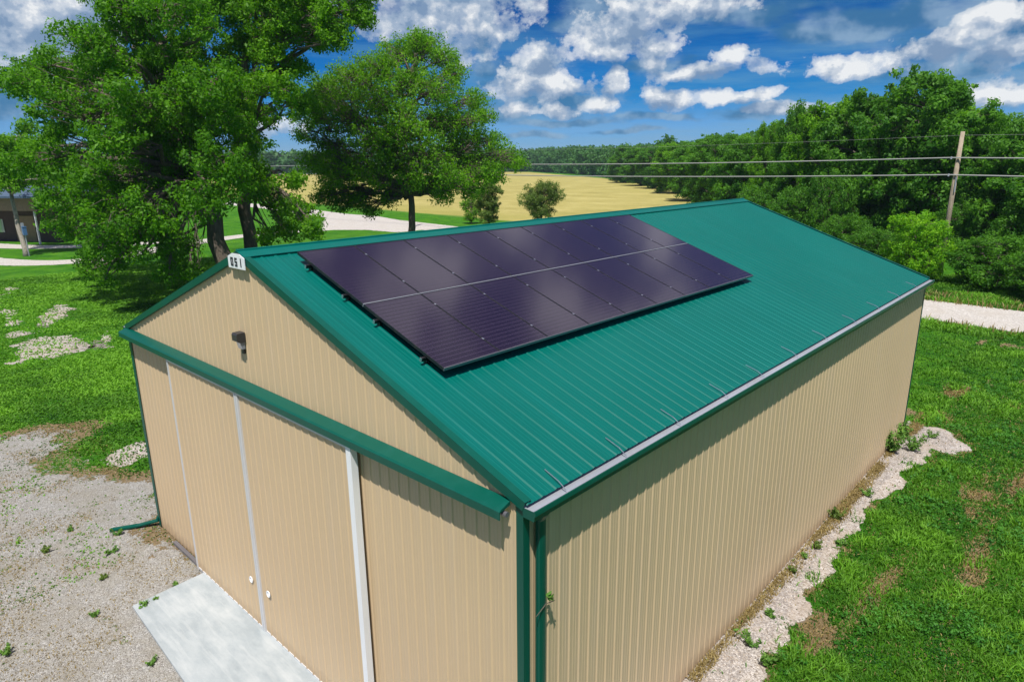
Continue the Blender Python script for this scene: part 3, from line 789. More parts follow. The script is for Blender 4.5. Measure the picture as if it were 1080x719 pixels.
for row in range(2):
    for k in range(9):
        if first is None:
            gl, fr = panel_meshes()
            p = gl.build('solar_panel', M['panel'], arr); q = fr.build('frame', M['black'], p); first = (p, q)
        else:
            p = first[0].copy(); COL.objects.link(p); p.parent = arr
            q = first[1].copy(); COL.objects.link(q); q.parent = p
        pos = on_roof(S0 + row*(P_H + 0.02), PY0 + k*(P_W + 0.010), HP)
        mw = mats.to_4x4(); mw.translation = Vector(pos); p.matrix_local = mw
LEN = 9*(P_W+0.010)
for s_ in (S0+0.35, S0+P_H-0.4, S0+P_H+0.02+0.35, S0+2*P_H-0.35):
    b = MB(); b.obox(on_roof(s_-0.02, PY0-0.06, HP-0.065), RD*0.04, (0, LEN+0.10, 0), RN*0.05); b.build('rail', M['black'], arr)
    b = MB(); b.obox(on_roof(s_-0.02, PY0-0.064, HP-0.065), RD*0.04, (0, 0.004, 0), RN*0.05); b.build('rail_cap', M['alu'], arr)
    for k in range(0, 10, 2):
        b = MB(); b.obox(on_roof(s_-0.03, PY0+0.02+k*1.03-0.02*(k > 8), 0.018), RD*0.06, (0, 0.04, 0), RN*(HP-0.085)); b.build('rail_foot', M['black'], arr)
for k in range(1, 9):
    for s_ in (S0+0.35, S0+P_H+0.37, S0+P_H-0.4, S0+2*P_H-0.33):
        b = MB(); b.obox(on_roof(s_-0.018, PY0 - 0.018 + k*1.03, HP+0.0385), RD*0.036, (0, 0.026, 0), RN*0.006); b.build('clamp', M['alu'], arr)
b = MB(); b.obox(on_roof(S0+P_H+0.004, PY0, HP-0.004), RD*0.012, (0, LEN-0.02, 0), RN*0.045); b.build('row_splice', M['galv'], arr)
b = MB(); b.obox(on_roof(S0+2*P_H+0.022, PY0, HP+0.0), RD*0.010, (0, LEN-0.02, 0), RN*0.043); b.build('lower_trim', M['darkalu'], arr)

# ------------------------------------------------------------------ LEAVES AND TREES
def leaf_cards(cent, rad, n_each, size, rg, flat=1.15, aspect=0.5, tintc=None, squash=0.8):
    """rhombus leaves scattered through clumps; returns verts, tint"""
    k = len(cent); n_each = np.broadcast_to(n_each, (k,)).astype(int)
    ci = np.repeat(np.arange(k), n_each); N = len(ci)
    d = rg.normal(size=(N, 3)); d /= np.linalg.norm(d, axis=1)[:, None]
    r_ = rg.random(N)**0.45
    rad = np.broadcast_to(rad, (k,))
    p = cent[ci] + d * (r_ * rad[ci])[:, None] * np.array([1, 1, squash])
    nrm = d*flat + rg.normal(size=(N, 3))*0.55 + np.array([0, 0, 0.35]); nrm /= np.linalg.norm(nrm, axis=1)[:, None]
    t = np.cross(nrm, rg.normal(size=(N, 3))); t /= np.linalg.norm(t, axis=1)[:, None]
    t[:, 2] -= 0.3; b_ = np.cross(nrm, t)
    b_ /= np.linalg.norm(b_, axis=1)[:, None]
    s_ = size * (0.6 + 0.8*rg.random(N))[:, None]
    V_ = np.stack([p - t*s_*0.5, p + b_*s_*aspect*0.5, p + t*s_*0.5, p - b_*s_*aspect*0.5], 1).reshape(-1, 3)
    if tintc is None: tintc = rg.random(k)
    ti = np.clip(0.10 + 0.58*tintc[ci] + 0.28*rg.random(N) , 0, 1)
    return V_, np.repeat(ti, 4)

def curve(p0, p1, sag, n, rg, wob=0.06):
    p0 = np.array(p0, float); p1 = np.array(p1, float); t = np.linspace(0, 1, n)[:, None]
    Ln = np.linalg.norm(p1-p0); q = p0 + (p1-p0)*t
    q[:, 2] += sag * Ln * 4 * (t*(1-t))[:, 0] * 0.5
    q[1:-1] += rg.normal(size=(n-2, 3)) * Ln * wob * 0.5
    return q

def lobe_tree(name, base, fork_h, trunk_r, lobes, leafmat, barkmat, label, cat='tree', group=None, leaves=60000, size=0.26, clump=0.75, sd=1, aspect=0.5, lean=None, fill=1.0, nlimb=True, kseed=None, trunkpath=None):
    """lobes: (n,4) centres and radii in world metres. Origin at base."""
    rg = np.random.default_rng(sd); root = empty(name, tuple(base)); tag(root, label, cat, group)
    lob = np.array(lobes, float); lob[:, :3] -= np.array(base)
    b = MB(); top = np.array([0, 0, fork_h]) if lean is None else np.array(lean, float)
    tp = curve((0, 0, -0.2), top, 0, 7, rg, 0.03)
    rad = np.linspace(trunk_r*1.05, trunk_r*0.72, 7); rad[0] *= 1.35; rad[1] *= 1.08
    b.tube(tp, rad, 12)
    # leader above the fork
    cz = lob[:, 2].max(); cc = lob[:, :3].mean(0)
    lead_end = np.array([cc[0]*0.8, cc[1]*0.8, cz*0.86 + 0.14*fork_h])
    lead = curve(top, lead_end, 0, 9, rg, 0.05); b.tube(lead, np.linspace(trunk_r*0.70, 0.05, 9), 9)
    cents = []; rads = []
    for (x, y, z, r_) in lob:
        # join at the leader or the trunk below the lobe's height
        zz = z - 0.45*np.hypot(x - top[0], y - top[1])
        path = np.concatenate([tp[3:], lead[1:]])
        j = int(np.argmin(np.abs(path[:, 2] - np.clip(zz, fork_h*1.0, cz*0.8))))
        st = path[j]; en = np.array([x, y, z])
        q = curve(st, en, 0.12, 7, rg, 0.09); ln = np.linalg.norm(en-st)
        b.tube(q, np.linspace(min(trunk_r*0.42, 0.05+0.022*ln), 0.03, 7), 6, cap=False)
        nk = max(6, int(13 * (r_/clump)**2 * 0.55 * fill))
        d = rg.normal(size=(nk, 3)); d /= np.linalg.norm(d, axis=1)[:, None]
        c_ = en + d * (r_ * (0.30 + 0.90*rg.random(nk)**0.8))[:, None] * np.array([1, 1, 0.75])
        for cpt in c_[::2]:
            s_ = q[rg.integers(3, 7)]
            b.tube(curve(s_, cpt, 0.05, 4, rg, 0.12), [0.035, 0.026, 0.018, 0.008], 4, cap=False)
        cents.append(c_); rads.append(clump*(0.45 + 0.8*rg.random(nk)**1.5))
    b.build('trunk', M[barkmat], root, smooth=True)
    cents = np.concatenate(cents); rads = np.concatenate(rads)
    ok = cents[:, 2] + base[2] > 0.5
    cents, rads = cents[ok], rads[ok]
    per = np.maximum(4, leaves * rads**2 / (rads**2).sum())
    tint = np.clip(0.5 + 0.35*rg.normal(size=len(cents)), 0, 1)
    V_, ti = leaf_cards(cents, rads, per, size, rg, aspect=aspect, tintc=tint)
    np_mesh('crown', V_, 4, M[leafmat], root, {'tint': ti})
    return root

def px_lobes(lst, D, rxy, cxy, thick, rg, both=True):
    """picture lobes -> world lobes spread over the crown's true depth"""
    out = []
    for (px, py, r_) in lst:
        k = math.sqrt(max(0.05, 1 - ((px-cxy[0])/rxy[0])**2 - ((py-cxy[1])/rxy[1])**2))
        offs = [rg.uniform(-1, 1)*0.9] if not both else [rg.uniform(-0.95, -0.15), rg.uniform(0.15, 0.95)]
        for o in offs:
            dd = D + o*k*thick; p = at(px, py, dd); out.append((*p, r_/FPX*D*1.05))
    return out

rg = np.random.default_rng(11)
# --- the big tree on the left
base1 = gnd(246, 312); D1 = depth_of(base1)
L1 = [(22, 88, 20), (48, 72, 22), (60, 108, 24), (92, 45, 24), (88, 85, 26), (118, 70, 26), (95, 120, 26), (128, 108, 26), (138, 30, 24), (150, 60, 20),
      (170, 88, 24), (158, 122, 26), (140, 5, 28), (185, 10, 26), (205, 55, 24), (200, 105, 28), (222, 85, 24), (232, 130, 26), (192, 140, 28), (160, 160, 28),
      (122, 148, 24), (60, 140, 14), (42, 165, 18), (72, 180, 22), (98, 192, 22), (128, 188, 24), (18, 172, 16), (92, 222, 20), (62, 215, 14), (118, 232, 22), (104, 262, 16), (92, 286, 9),
      (128, 264, 12), (150, 225, 24), (178, 205, 24), (200, 172, 26), (216, 210, 22), (172, 250, 14), (190, 262, 16), (178, 290, 12), (204, 284, 12), (98, 278, 11), (126, 276, 9), (180, 272, 8), (110, 296, 6), (140, 250, 12), (58, 232, 10), (45, 205, 9), (75, 245, 10), (228, 170, 24),
      (238, 190, 20), (150, -40, 34), (200, -50, 40), (110, -15, 26), (232, 10, 22), (215, 30, 14), (150, 268, 8), (5, 80, 12), (180, 60, 18)]
lobe_tree('large_tree', base1, 7.2, 0.60, px_lobes(L1, D1, (235, 260), (150, 110), 9.0, rg), 'leaf_deep', 'bark', 'largest green tree with low hanging boughs, left one of the pair of thick trunks', group=None, leaves=180000, size=0.20, clump=0.62, sd=21, lean=(-1.5, -0.4, 7.4), aspect=0.55)
# --- its neighbour
base2 = gnd(268, 303); D2 = depth_of(base2)
L2 = [(258, 45, 18), (262, 85, 18), (270, 120, 18), (262, 150, 16), (280, 55, 16), (292, 20, 26), (322, 12, 24), (350, 25, 20), (374, 14, 16), (385, 18, 10), (330, 40, 16), (352, 40, 12), (300, 95, 18), (288, 80, 16), (312, 70, 12),
      (318, 110, 14), (300, -20, 34), (345, -25, 30), (385, -10, 16), (258, 0, 22), (270, -40, 36), (268, 200, 11), (280, 190, 13), (295, 215, 15),
      (318, 222, 14), (330, 242, 11), (300, 242, 12), (282, 252, 10), (250, 130, 20), (240, 65, 18), (245, 100, 18), (310, 190, 10), (262, 180, 14)]
lobe_tree('large_tree', base2, 7.6, 0.50, px_lobes(L2, D2, (110, 260), (300, 100), 6.5, rg), 'leaf_mid', 'bark', 'tall green tree behind the ridge peak, right one of the pair of trunks', leaves=110000, size=0.20, clump=0.60, sd=22, lean=(-1.0, 0.3, 7.8), aspect=0.55)
# --- the rounder tree over the ridge
base3 = gnd(434, 272); D3 = depth_of(base3)
L3 = [(420, 55, 20), (448, 48, 18), (470, 62, 14), (398, 72, 20), (372, 82, 22), (480, 78, 14), (345, 95, 20), (330, 118, 20), (360, 120, 26), (398, 105, 24), (432, 85, 24), (462, 95, 20),
      (500, 105, 14), (492, 128, 20), (465, 128, 22), (428, 130, 26), (392, 148, 24), (348, 155, 18), (330, 172, 14), (360, 180, 22), (395, 185, 18), (415, 175, 18),
      (452, 165, 22), (485, 155, 22), (515, 150, 16), (535, 165, 14), (546, 172, 9), (505, 178, 18), (478, 188, 18), (465, 205, 12), (378, 208, 12), (392, 224, 7), (348, 198, 12),
      (525, 188, 9), (495, 200, 10), (445, 195, 12), (440, 42, 12), (512, 122, 10), (335, 100, 12), (320, 142, 10), (408, 205, 14), (360, 212, 14), (340, 208, 10), (432, 188, 14), (460, 192, 14), (385, 218, 8), (500, 200, 11), (520, 180, 12), (350, 175, 18), (415, 150, 22)]
lobe_tree('spreading_tree', base3, 5.6, 0.36, px_lobes(L3, D3, (118, 105), (436, 130), 7.0, rg), 'leaf_mid', 'bark', 'broad rounded green tree standing alone behind the barn ridge, field visible beyond', leaves=125000, size=0.20, clump=0.60, sd=23, lean=(0.2, 0.1, 5.6), aspect=0.55, fill=1.5)
# --- slender tree by the house
base4 = gnd(28, 270); D4 = depth_of(base4)
L4 = [(10, 150, 14), (28, 158, 16), (45, 150, 12), (50, 170, 14), (15, 178, 14), (35, 185, 12), (3, 195, 12), (30, 135, 10), (-10, 160, 16), (58, 155, 8), (20, 192, 10), (0, 180, 14), (40, 190, 10), (52, 186, 9)]
lobe_tree('slender_tree', base4, 6.0, 0.22, px_lobes(L4, D4, (60, 60), (25, 165), 3.5, rg), 'leaf_mid', 'bark_pale', 'slender pale trunked tree in front of the blue roofed house', leaves=26000, size=0.26, clump=0.8, sd=24, lean=tuple(at(12, 205, D4)-base4))
# --- shrubs at the field's near edge
def shrub(px, pyb, pyt, wpx, label, sd, mat='leaf_olive', n=20000, name='shrub', size=0.2, off=0):
    bs = gnd(px, pyb); D = depth_of(bs); k = D/FPX
    hh = (pyb-pyt)*k; ww = wpx*k; r2 = np.random.default_rng(sd); lobs = []
    for i in range(30):
        a_ = r2.uniform(0, 2*math.pi); q = r2.uniform(0.2, 0.75)
        zc = hh*(0.16 + 0.66*r2.random()); wv = math.sqrt(max(0.1, 1-((zc/hh-0.55)/0.5)**2))
        lobs.append((bs[0]+math.cos(a_)*q*ww/2*wv, bs[1]+math.sin(a_)*q*ww/2*wv, zc, ww*0.17))
    lobs.append((bs[0], bs[1], hh*0.8, ww*0.2))
    return lobe_tree(name, bs, hh*0.08, 0.1 + 0.012*hh, lobs, mat, 'bark', label, 'shrub' if name == 'shrub' else 'tree', leaves=n, size=size, clump=max(0.35, ww*0.1), sd=sd, aspect=0.4, fill=0.7)
shrub(572, 240, 190, 46, 'round olive green willow shrub alone at the near edge of the golden field', 31)
shrub(516, 240, 186, 32, 'narrow grey green shrub beside the round tree at the field edge', 32)
shrub(497, 236, 205, 26, 'low dark shrub under the round tree, left of the narrow shrub', 33, 'leaf_mid', 4000)

# --- woods on the right: prototypes then copies
def proto_tree(sd, hh, ww, mat, n, size, clump, low=0.25):
    r2 = np.random.default_rng(sd); lobs = []
    m_ = 34
    for i in range(m_):
        a_ = i*2.399 + r2.uniform(-0.4, 0.4); zf = low + (0.93-low)*((i+0.5)/m_)
        wv = math.sqrt(max(0.08, 1-((zf-0.52)/0.50)**2)); q = r2.uniform(0.45, 0.92)
        lobs.append((math.cos(a_)*q*ww/2*wv, math.sin(a_)*q*ww/2*wv, zf*hh, ww*0.135*r2.uniform(0.8, 1.35)))
    return lobe_tree('woodland_tree', (0, 0, 0), hh*0.22, 0.018*hh+0.08, lobs, mat, 'bark', 'x', 'tree', leaves=n, size=size, clump=clump, sd=sd, aspect=0.6, fill=0.75)
protos = [proto_tree(101, 16, 12, 'leaf_wood', 56000, 0.31, 0.85, 0.06), proto_tree(102, 15, 10, 'leaf_mid', 46000, 0.30, 0.8, 0.06), proto_tree(103, 14, 12, 'leaf_wood', 50000, 0.31, 0.85, 0.06),
          proto_tree(104, 17, 11, 'leaf_wood', 52000, 0.31, 0.85, 0.06), proto_tree(105, 8, 7.5, 'leaf_bright', 26000, 0.22, 0.6, 0.08), proto_tree(106, 7, 8.5, 'leaf_wood', 26000, 0.22, 0.6, 0.06)]
PH = [16, 15, 14, 17, 8, 7]; PWD = [12, 10, 12, 11, 7.5, 8.5]
used = [False]*6
def wood(k, x, y, hh, ww, rz, label, group=None, name='woodland_tree', cat='tree'):
    if used[k]:
        o = protos[k].copy(); COL.objects.link(o)
        for ch in list(protos[k].children):
            c_ = ch.copy(); COL.objects.link(c_); c_.parent = o
    else: o = protos[k]; used[k] = True
    o.name = name; o.location = (x, y, 0); o.rotation_euler = (0, 0, rz); s_ = ww/PWD[k]; o.scale = (s_, s_, hh/PH[k])
    o['label'] = label; o['category'] = cat
    if group: o['group'] = group
    elif 'group' in o: del o['group']
    return o
def wood_px(k, px, pyb, pyt, wpx, rz, label, group=None, D=None, name='woodland_tree', cat='tree'):
    bs = gnd(px, pyb) if D is None else at(px, 200, D)
    D = depth_of(bs) if D is None else D
    if D is not None: bs = np.array([bs[0], bs[1], 0])
    D = depth_of((bs[0], bs[1], 0)); 
    # project base px again for height
    d = ray(px, pyt); top = CAM[2] + d[2]*np.hypot(bs[0]-CAM[0], bs[1]-CAM[1])/np.hypot(d[0], d[1])
    wood(k, bs[0], bs[1], max(2.0, top/1.06), wpx/FPX*D*1.02, rz, label, group, name, cat)
G_ = 'trees of the wood beyond the road'
front = [  # proto, px, base py, top py, width px, rot, label
    (0, 958, 262, 64, 122, 0.3, 'tallest dark green tree of the right hand wood, its dome above the utility pole'),
    (3, 905, 255, 82, 90, 1.2, 'tall green tree just left of the tallest dome in the right hand wood'),
    (1, 868, 250, 92, 80, 2.2, 'tall yellowish topped tree in the middle slope of the right hand wood'),
    (2, 838, 244, 104, 62, 0.9, 'mid height tree stepping down towards the lone small crown in the wood'),
    (1, 802, 236, 121, 34, 4.1, 'small crowned tree poking above the wood left of the tall trees'),
    (2, 780, 232, 140, 70, 3.2, 'pale green tree where the wood meets the corner of the golden field'),
    (0, 752, 222, 137, 62, 5.1, 'rounded tree above the far ridge end of the barn'),
    (2, 1062, 276, 118, 110, 2.9, 'broad dark tree right of the utility pole at the picture edge'),
    (3, 1020, 262, 108, 70, 4.4, 'dark tree directly behind the utility pole'),
]
for k, px, pb, pt, w_, rz, lb in front: wood_px(k, px, pb, pt, w_, rz, lb)
ey = [
    (4, 962, 296, 220, 64, 0.5, 'bright lime green small tree at the foot of the utility pole'),
    (5, 922, 284, 240, 60, 1.4, 'low yellow green bush behind the barn roof edge'),
    (5, 888, 272, 226, 62, 2.4, 'green bush behind the roof left of the low yellow green bush'),
    (5, 1052, 304, 246, 96, 3.4, 'wide green bush mass on the verge right of the pole'),
    (5, 1022, 274, 204, 64, 4.8, 'rounded bushy tree behind the foot of the pole'),
    (5, 1085, 292, 205, 90, 5.3, 'dark bush at the right picture edge above the road verge'),
    (5, 840, 258, 196, 60, 1.9, 'round green bush in front of the wood left of the roof corner'),
    (5, 800, 244, 194, 60, 2.9, 'pale green bush at the field corner beside the roof ridge end'),
    (5, 870, 262, 180, 50, 0.2, 'tall narrow bush in front of the yellowish topped tree'),
    (5, 1100, 318, 262, 80, 0.7, 'low bush at the far right end of the verge by the road')]
for k, px, pb, pt, w_, rz, lb in ey: wood_px(k, px, pb, pt, w_, rz, lb, name='bush', cat='bush')
# second and third rows, indistinguishable filler of the wood
r2 = np.random.default_rng(55)
rowpx = [(735, 212, 143, 50), (712, 204, 146, 40), (695, 199, 150, 36), (676, 196, 150, 34), (660, 193, 153, 30), (820, 226, 120, 60), (858, 228, 110, 70), (900, 230, 100, 80),
         (940, 232, 92, 80), (985, 236, 98, 80), (1030, 240, 118, 80), (1075, 246, 122, 80), (1110, 262, 120, 90), (790, 216, 134, 60), (765, 212, 140, 50), (1130, 290, 120, 120), (1150, 300, 150, 120), (880, 244, 130, 80), (925, 250, 120, 80), (985, 256, 120, 70), (1035, 262, 130, 80), (1090, 270, 130, 90)]
for i, (px, pb, pt, w_) in enumerate(rowpx):
    wood_px(i % 4, px, pb, pt + r2.uniform(-2, 3), w_*1.25, r2.uniform(0, 6.28), 'dense green tree in the wood beyond the road, partly hidden by its neighbours', G_)

# --- far woods as one mass
def far_wood(name, spots, label, size, per, mat='leaf_far'):
    cents = []; rads = []
    r3 = np.random.default_rng(77)
    for (x, y, hh) in spots:
        for k in range(9):
            a_ = r3.uniform(0, 6.28); zf = r3.uniform(0.05, 0.9); q = hh*0.33*math.sqrt(max(0.1, 1-((zf-0.5)/0.55)**2))*r3.uniform(0.2, 1)
            cents.append((x+math.cos(a_)*q, y+math.sin(a_)*q, zf*hh)); rads.append(hh*0.17)
    V_, ti = leaf_cards(np.array(cents), np.array(rads), per, size, r3, aspect=0.8)
    o = np_mesh(name, V_, 4, M[mat], None, {'tint': ti}); tag(o, label, 'woods', kind='stuff'); return o
sp_ = []
edge = [(740, 208), (715, 199), (700, 195), (670, 190.5), (640, 187), (600, 183.2), (560, 181.0), (530, 180.3)]
EP = [gnd(*q)[:2] for q in edge]
for a_, b_ in zip(EP[:-1], EP[1:]):
    n_ = max(3, int(np.hypot(*(b_-a_))/5.0))
    for t in np.linspace(0, 1, n_, endpoint=False):
        for row in range(4):
            p = a_ + (b_-a_)*t; nrm = np.array([0.55, 0.83]); q = p + nrm*(row*9 + r2.uniform(0, 5)) + r2.uniform(-3, 3, 2)
            D = depth_of((q[0], q[1], 0)); hh = 8.25 + D*(16/FPX if D > 260 else (24/FPX)) + r2.uniform(-1.5, 1.5); 
            sp_.append((q[0], q[1], min(hh, 21)*r2.uniform(0.85, 1.05)))
far_wood('far_wood', sp_, 'long wooded edge running along the far side of the golden field', 1.5, 42)
sp_ = []
for px in np.arange(-80, 575, 2.6):
    for row in range(3):
        D = 620 + row*25 + r2.uniform(-12, 12); p = at(px + r2.uniform(-1, 1), 180, D); d = 17 + 4*vnoise(px, row, 0.05, 40) + r2.uniform(-2.5, 2.5)
        sp_.append((p[0], p[1], d))
for px in np.arange(240, 340, 3.5):
    D = 560; p = at(px, 180, D); sp_.append((p[0], p[1], 19 + r2.uniform(-3, 4)))
far_wood('distant_treeline', sp_, 'low distant treeline on the horizon behind the left trees', 2.6, 22)
sp_ = []
for px in np.arange(-60, 120, 8):
    for row in range(2):
        D = 150 + row*15 + r2.uniform(-6, 6); p = at(px, 180, D); sp_.append((p[0], p[1], 10 + r2.uniform(-2, 3)))
far_wood('far_wood', sp_, 'hedge of dark trees behind the blue roofed house', 0.8, 70, 'leaf_wood')

# ------------------------------------------------------------------ HOUSE
hb = gnd(44, 258); hdir = -CR.copy(); hdir[2] = 0; hdir /= np.linalg.norm(hdir); hback = np.array([-hdir[1], hdir[0], 0]); 
if hback @ np.array([CF[0], CF[1], 0]) < 0: hback = -hback
c8, s8 = math.cos(0.25), math.sin(0.25)
hd = hdir*c8 + hback*s8; hk = hback*c8 - hdir*s8
house = empty('house', tuple(hb)); tag(house, 'low brown house with slate blue roof and carport behind the left tree', 'house')
def hp(u, v, z): return hd*u + hk*v + np.array([0, 0, z])
def hbox(b, u0, u1, v0, v1, z0, z1): b.obox(hp(u0, v0, z0), hd*(u1-u0), hk*(v1-v0), (0, 0, z1-z0))
b = MB(); hbox(b, 0.0, 14, 2.2, 10, 0, 3.6); b.build('wall', M['house_dark'], house)
b = MB(); hbox(b, -0.2, 14, 0.0, 2.2, 3.6, 5.0); b.build('porch_beam', M['house_tan'], house)
for u in (0.3, 2.9, 6.6, 10.0):
    b = MB(); hbox(b, u, u+0.16, 0.1, 0.26, 0, 3.6); b.build('porch_post', M['trim'], house)
b = MB()
e0, e1 = 5.0, 9.0
pts = [hp(-0.9, -0.8, e0), hp(15, -0.8, e0), hp(15, 11, e0), hp(-0.9, 11, e0), hp(3.5, 5, e1), hp(11, 5, e1)]
pts2 = [p + np.array([0, 0, 0.22]) for p in pts]
b.add(pts[:4] + pts2, [(3, 2, 1, 0), (4, 5, 9, 8), (5, 6, 9), (6, 7, 8, 9), (7, 4, 8), (0, 1, 5, 4), (1, 2, 6, 5), (2, 3, 7, 6), (3, 0, 4, 7)])
b.build('roof', M['shingle'], house)
b = MB(); hbox(b, 3.0, 5.8, 2.12, 2.19, 0, 2.9); b.build('garage_door', M['house_tan'], house)
b = MB(); hbox(b, 7.5, 9.2, 2.12, 2.19, 1.0, 2.5); b.build('window', M['glass'], house)
# blue box fixed to the slender trunk's foot
bx = gnd(31, 270); bl = empty('utility_box', (bx[0], bx[1], 0)); tag(bl, 'blue utility box on a short post beside the slender pale trunk', 'utility box')
b = MB(); b.box((-0.22, -0.15, 2.0), (0.22, 0.15, 2.75)); b.box((-0.25, -0.18, 2.75), (0.25, 0.18, 2.79)); b.build('cabinet', M['blue'], bl)
b = MB(); b.tube([(0, 0, -0.1), (0, 0, 2.0)], 0.05, 8); b.build('post', M['galv'], bl)
b = MB(); b.box((-0.62, -0.1, 2.1), (-0.30, 0.1, 3.1)); b.box((-0.30, -0.03, 2.4), (-0.22, 0.03, 2.46)); b.build('meter', M['galv'], bl)

# ------------------------------------------------------------------ UTILITY POLES AND WIRES
def pole(x, y, hh, label):
    r = empty('utility_pole', (x, y, 0)); tag(r, label, 'utility pole')
    b = MB(); b.tube([(0, 0, -0.3), (0.0, 0.0, hh*0.5), (0.03, 0, hh)], [0.19, 0.165, 0.135], 14); b.build('pole_shaft', M['pole'], r, smooth=True)
    for z in (WZ[0], WZ[1]):
        b = MB(); b.tube([(-0.16, -0.12, z-0.02), (-0.40, -0.24, z-0.02)], 0.035, 8); b.build('bracket', M['galv'], r)
        b = MB(); b.tube([(-0.38, -0.23, z-0.10), (-0.38, -0.23, z+0.09)], [0.07, 0.05], 10)
        b.build('insulator', M['galv'], r)
    b = MB(); b.tube([(0.10, -0.17, WZ[1]-0.1), (0.13, -0.20, WZ[1]-1.2)], 0.045, 8); b.build('ground_lead', M['galv'], r)
    return r
pb = gnd(991, 288); DP = depth_of(pb)
def zat(px, py, b_):
    d = ray(px, py); return CAM[2] + d[2]*np.hypot(b_[0]-CAM[0], b_[1]-CAM[1])/np.hypot(d[0], d[1])
WZ = [zat(1005, 166.5, pb), zat(1002, 184.5, pb)]
HP_ = zat(1010, 139, pb)
pole(pb[0], pb[1], HP_, 'tall weathered wooden utility pole in front of the right hand wood')
D2p = DP*1.75; p2 = at(432, 180, D2p); p2 = np.array([p2[0], p2[1], 0])
pole(p2[0], p2[1], HP_, 'distant utility pole mostly hidden behind the round tree')
p3 = at(150, 180, D2p*1.5); p3 = np.array([p3[0], p3[1], 0])
pole(p3[0], p3[1], HP_, 'farthest utility pole hidden behind the largest tree')
p0 = pb + (pb - p2)/np.linalg.norm(pb-p2)*60
pole(p0[0], p0[1], HP_, 'utility pole outside the frame to the right carrying the wires')
off = np.array([-0.38, -0.23, 0])
for z, r_, lb in ((WZ[0], 0.048, 'upper thick power line strung along the road poles'), (WZ[1], 0.050, 'lower thick power line strung along the road poles'), (HP_-0.25, 0.007, 'thin top wire strung between the road pole tips')):
    b = MB(); path = []
    o_ = off if z < HP_-0.3 else np.array([0.0, 0, 0])
    chain = [p0, pb, p2, p3]
    for a_, c_ in zip(chain[:-1], chain[1:]):
        for t in np.linspace(0, 1, 14)[:-1]:
            q = a_ + (c_-a_)*t; path.append(np.array([q[0], q[1], z - 0.30*4*t*(1-t)]) + o_)
    path.append(np.array([p3[0], p3[1], z]) + o_)
    b.tube(path, r_, 8); o = b.build('power_line', M['wire'], smooth=True); tag(o, lb, 'power line')

# ------------------------------------------------------------------ GRASS, WEEDS, STONES
def visible(x, y, mg=30):
    d = np.stack([x, y, 0*x], -1) - CAM; z = d @ CF
    px = 540 + FPX*(d @ CR)/z; py = 359.5 - FPX*(d @ CU)/z
    return (z > 1) & (px > -mg) & (px < 1080+mg) & (py < 719+mg+30)
def blades(x, y, h, w, tint, r3, lean=0.5, z0=0.0):
    N = len(x); a_ = r3.uniform(0, 2*math.pi, N); ln = r3.random(N)*lean*h
    bx_, by_ = np.cos(a_), np.sin(a_); la = a_ + r3.uniform(-1.2, 1.2, N) + 1.57
    tip = np.stack([x + np.cos(la)*ln*1.3, y + np.sin(la)*ln*1.3, z0 + h*(1-0.25*lean*r3.random(N))], -1)
    mid = np.stack([x + np.cos(la)*ln*0.35, y + np.sin(la)*ln*0.35, z0 + h*0.55], -1)
    A = np.stack([x - bx_*w/2, y - by_*w/2, np.full(N, z0-0.01)], -1); B = np.stack([x + bx_*w/2, y + by_*w/2, np.full(N, z0-0.01)], -1)
    C1 = mid + np.stack([bx_*w/2*0.8, by_*w/2*0.8, 0*x], -1); C0 = mid - np.stack([bx_*w/2*0.8, by_*w/2*0.8, 0*x], -1)
    V_ = np.stack([A, B, C1, C0, C0, C1, tip, tip], 1).reshape(-1, 3)
    return V_, np.repeat(tint, 8)
r3 = np.random.default_rng(91)
def scatter(n, x0, x1, y0, y1):
    return r3.uniform(x0, x1, n), r3.uniform(y0, y1, n)
# right lawn
xs, ys = scatter(900000, -0.3, 16, 1.0, 36); xe, ye = scatter(160000, -12, -0.3, 18.2, 36); xs = np.r_[xs, xe]; ys = np.r_[ys, ye]
dist = np.hypot(xs-CAM[0], ys-CAM[1]); keep = r3.random(len(xs)) < np.clip((11/dist)**1.6, 0.03, 1); xs, ys = xs[keep], ys[keep]; dist = dist[keep]
d_s = (rag(strip_poly, xs, ys, 0.42, 1.3) + 0.30); bm = bare_mask(xs, ys)
lush = 1 - bm*0.85
lush = np.where(d_s > -0.02, np.where(vnoise(xs, ys, 1.7, 60) > 0.84, 0.35, 0.008) + 0.55*np.clip(1-(d_s+0.02)/0.22, 0, 1)**2, lush)
keep = visible(xs, ys) & (r3.random(len(xs)) < lush) & (np.abs(ys-37.9) > 3.2); xs, ys, dist = xs[keep], ys[keep], dist[keep]
cl = fbm(xs, ys, 1.6, 62, 3); big = fbm(xs, ys, 0.35, 66, 3)
h = (0.045 + 0.17*np.clip(cl-0.38, 0, 1)**1.0*2 ) * r3.uniform(0.55, 1.3, len(xs)) * (0.6 + 1.0*big); w = (0.008 + 0.0014*dist)
ti = np.clip(0.15 + 1.5*(cl-0.42) + 0.9*(big-0.45) + 0.35*r3.random(len(xs)), 0, 1)
V1, t1 = blades(xs, ys, h, w, ti, r3, 0.9)
print('right blades', len(xs))
o = np_mesh('lawn_grass', V1, 4, M['grass'], None, {'tint': t1}); tag(o, 'rough green weedy grass growing right of the barn', 'grass', kind='stuff')
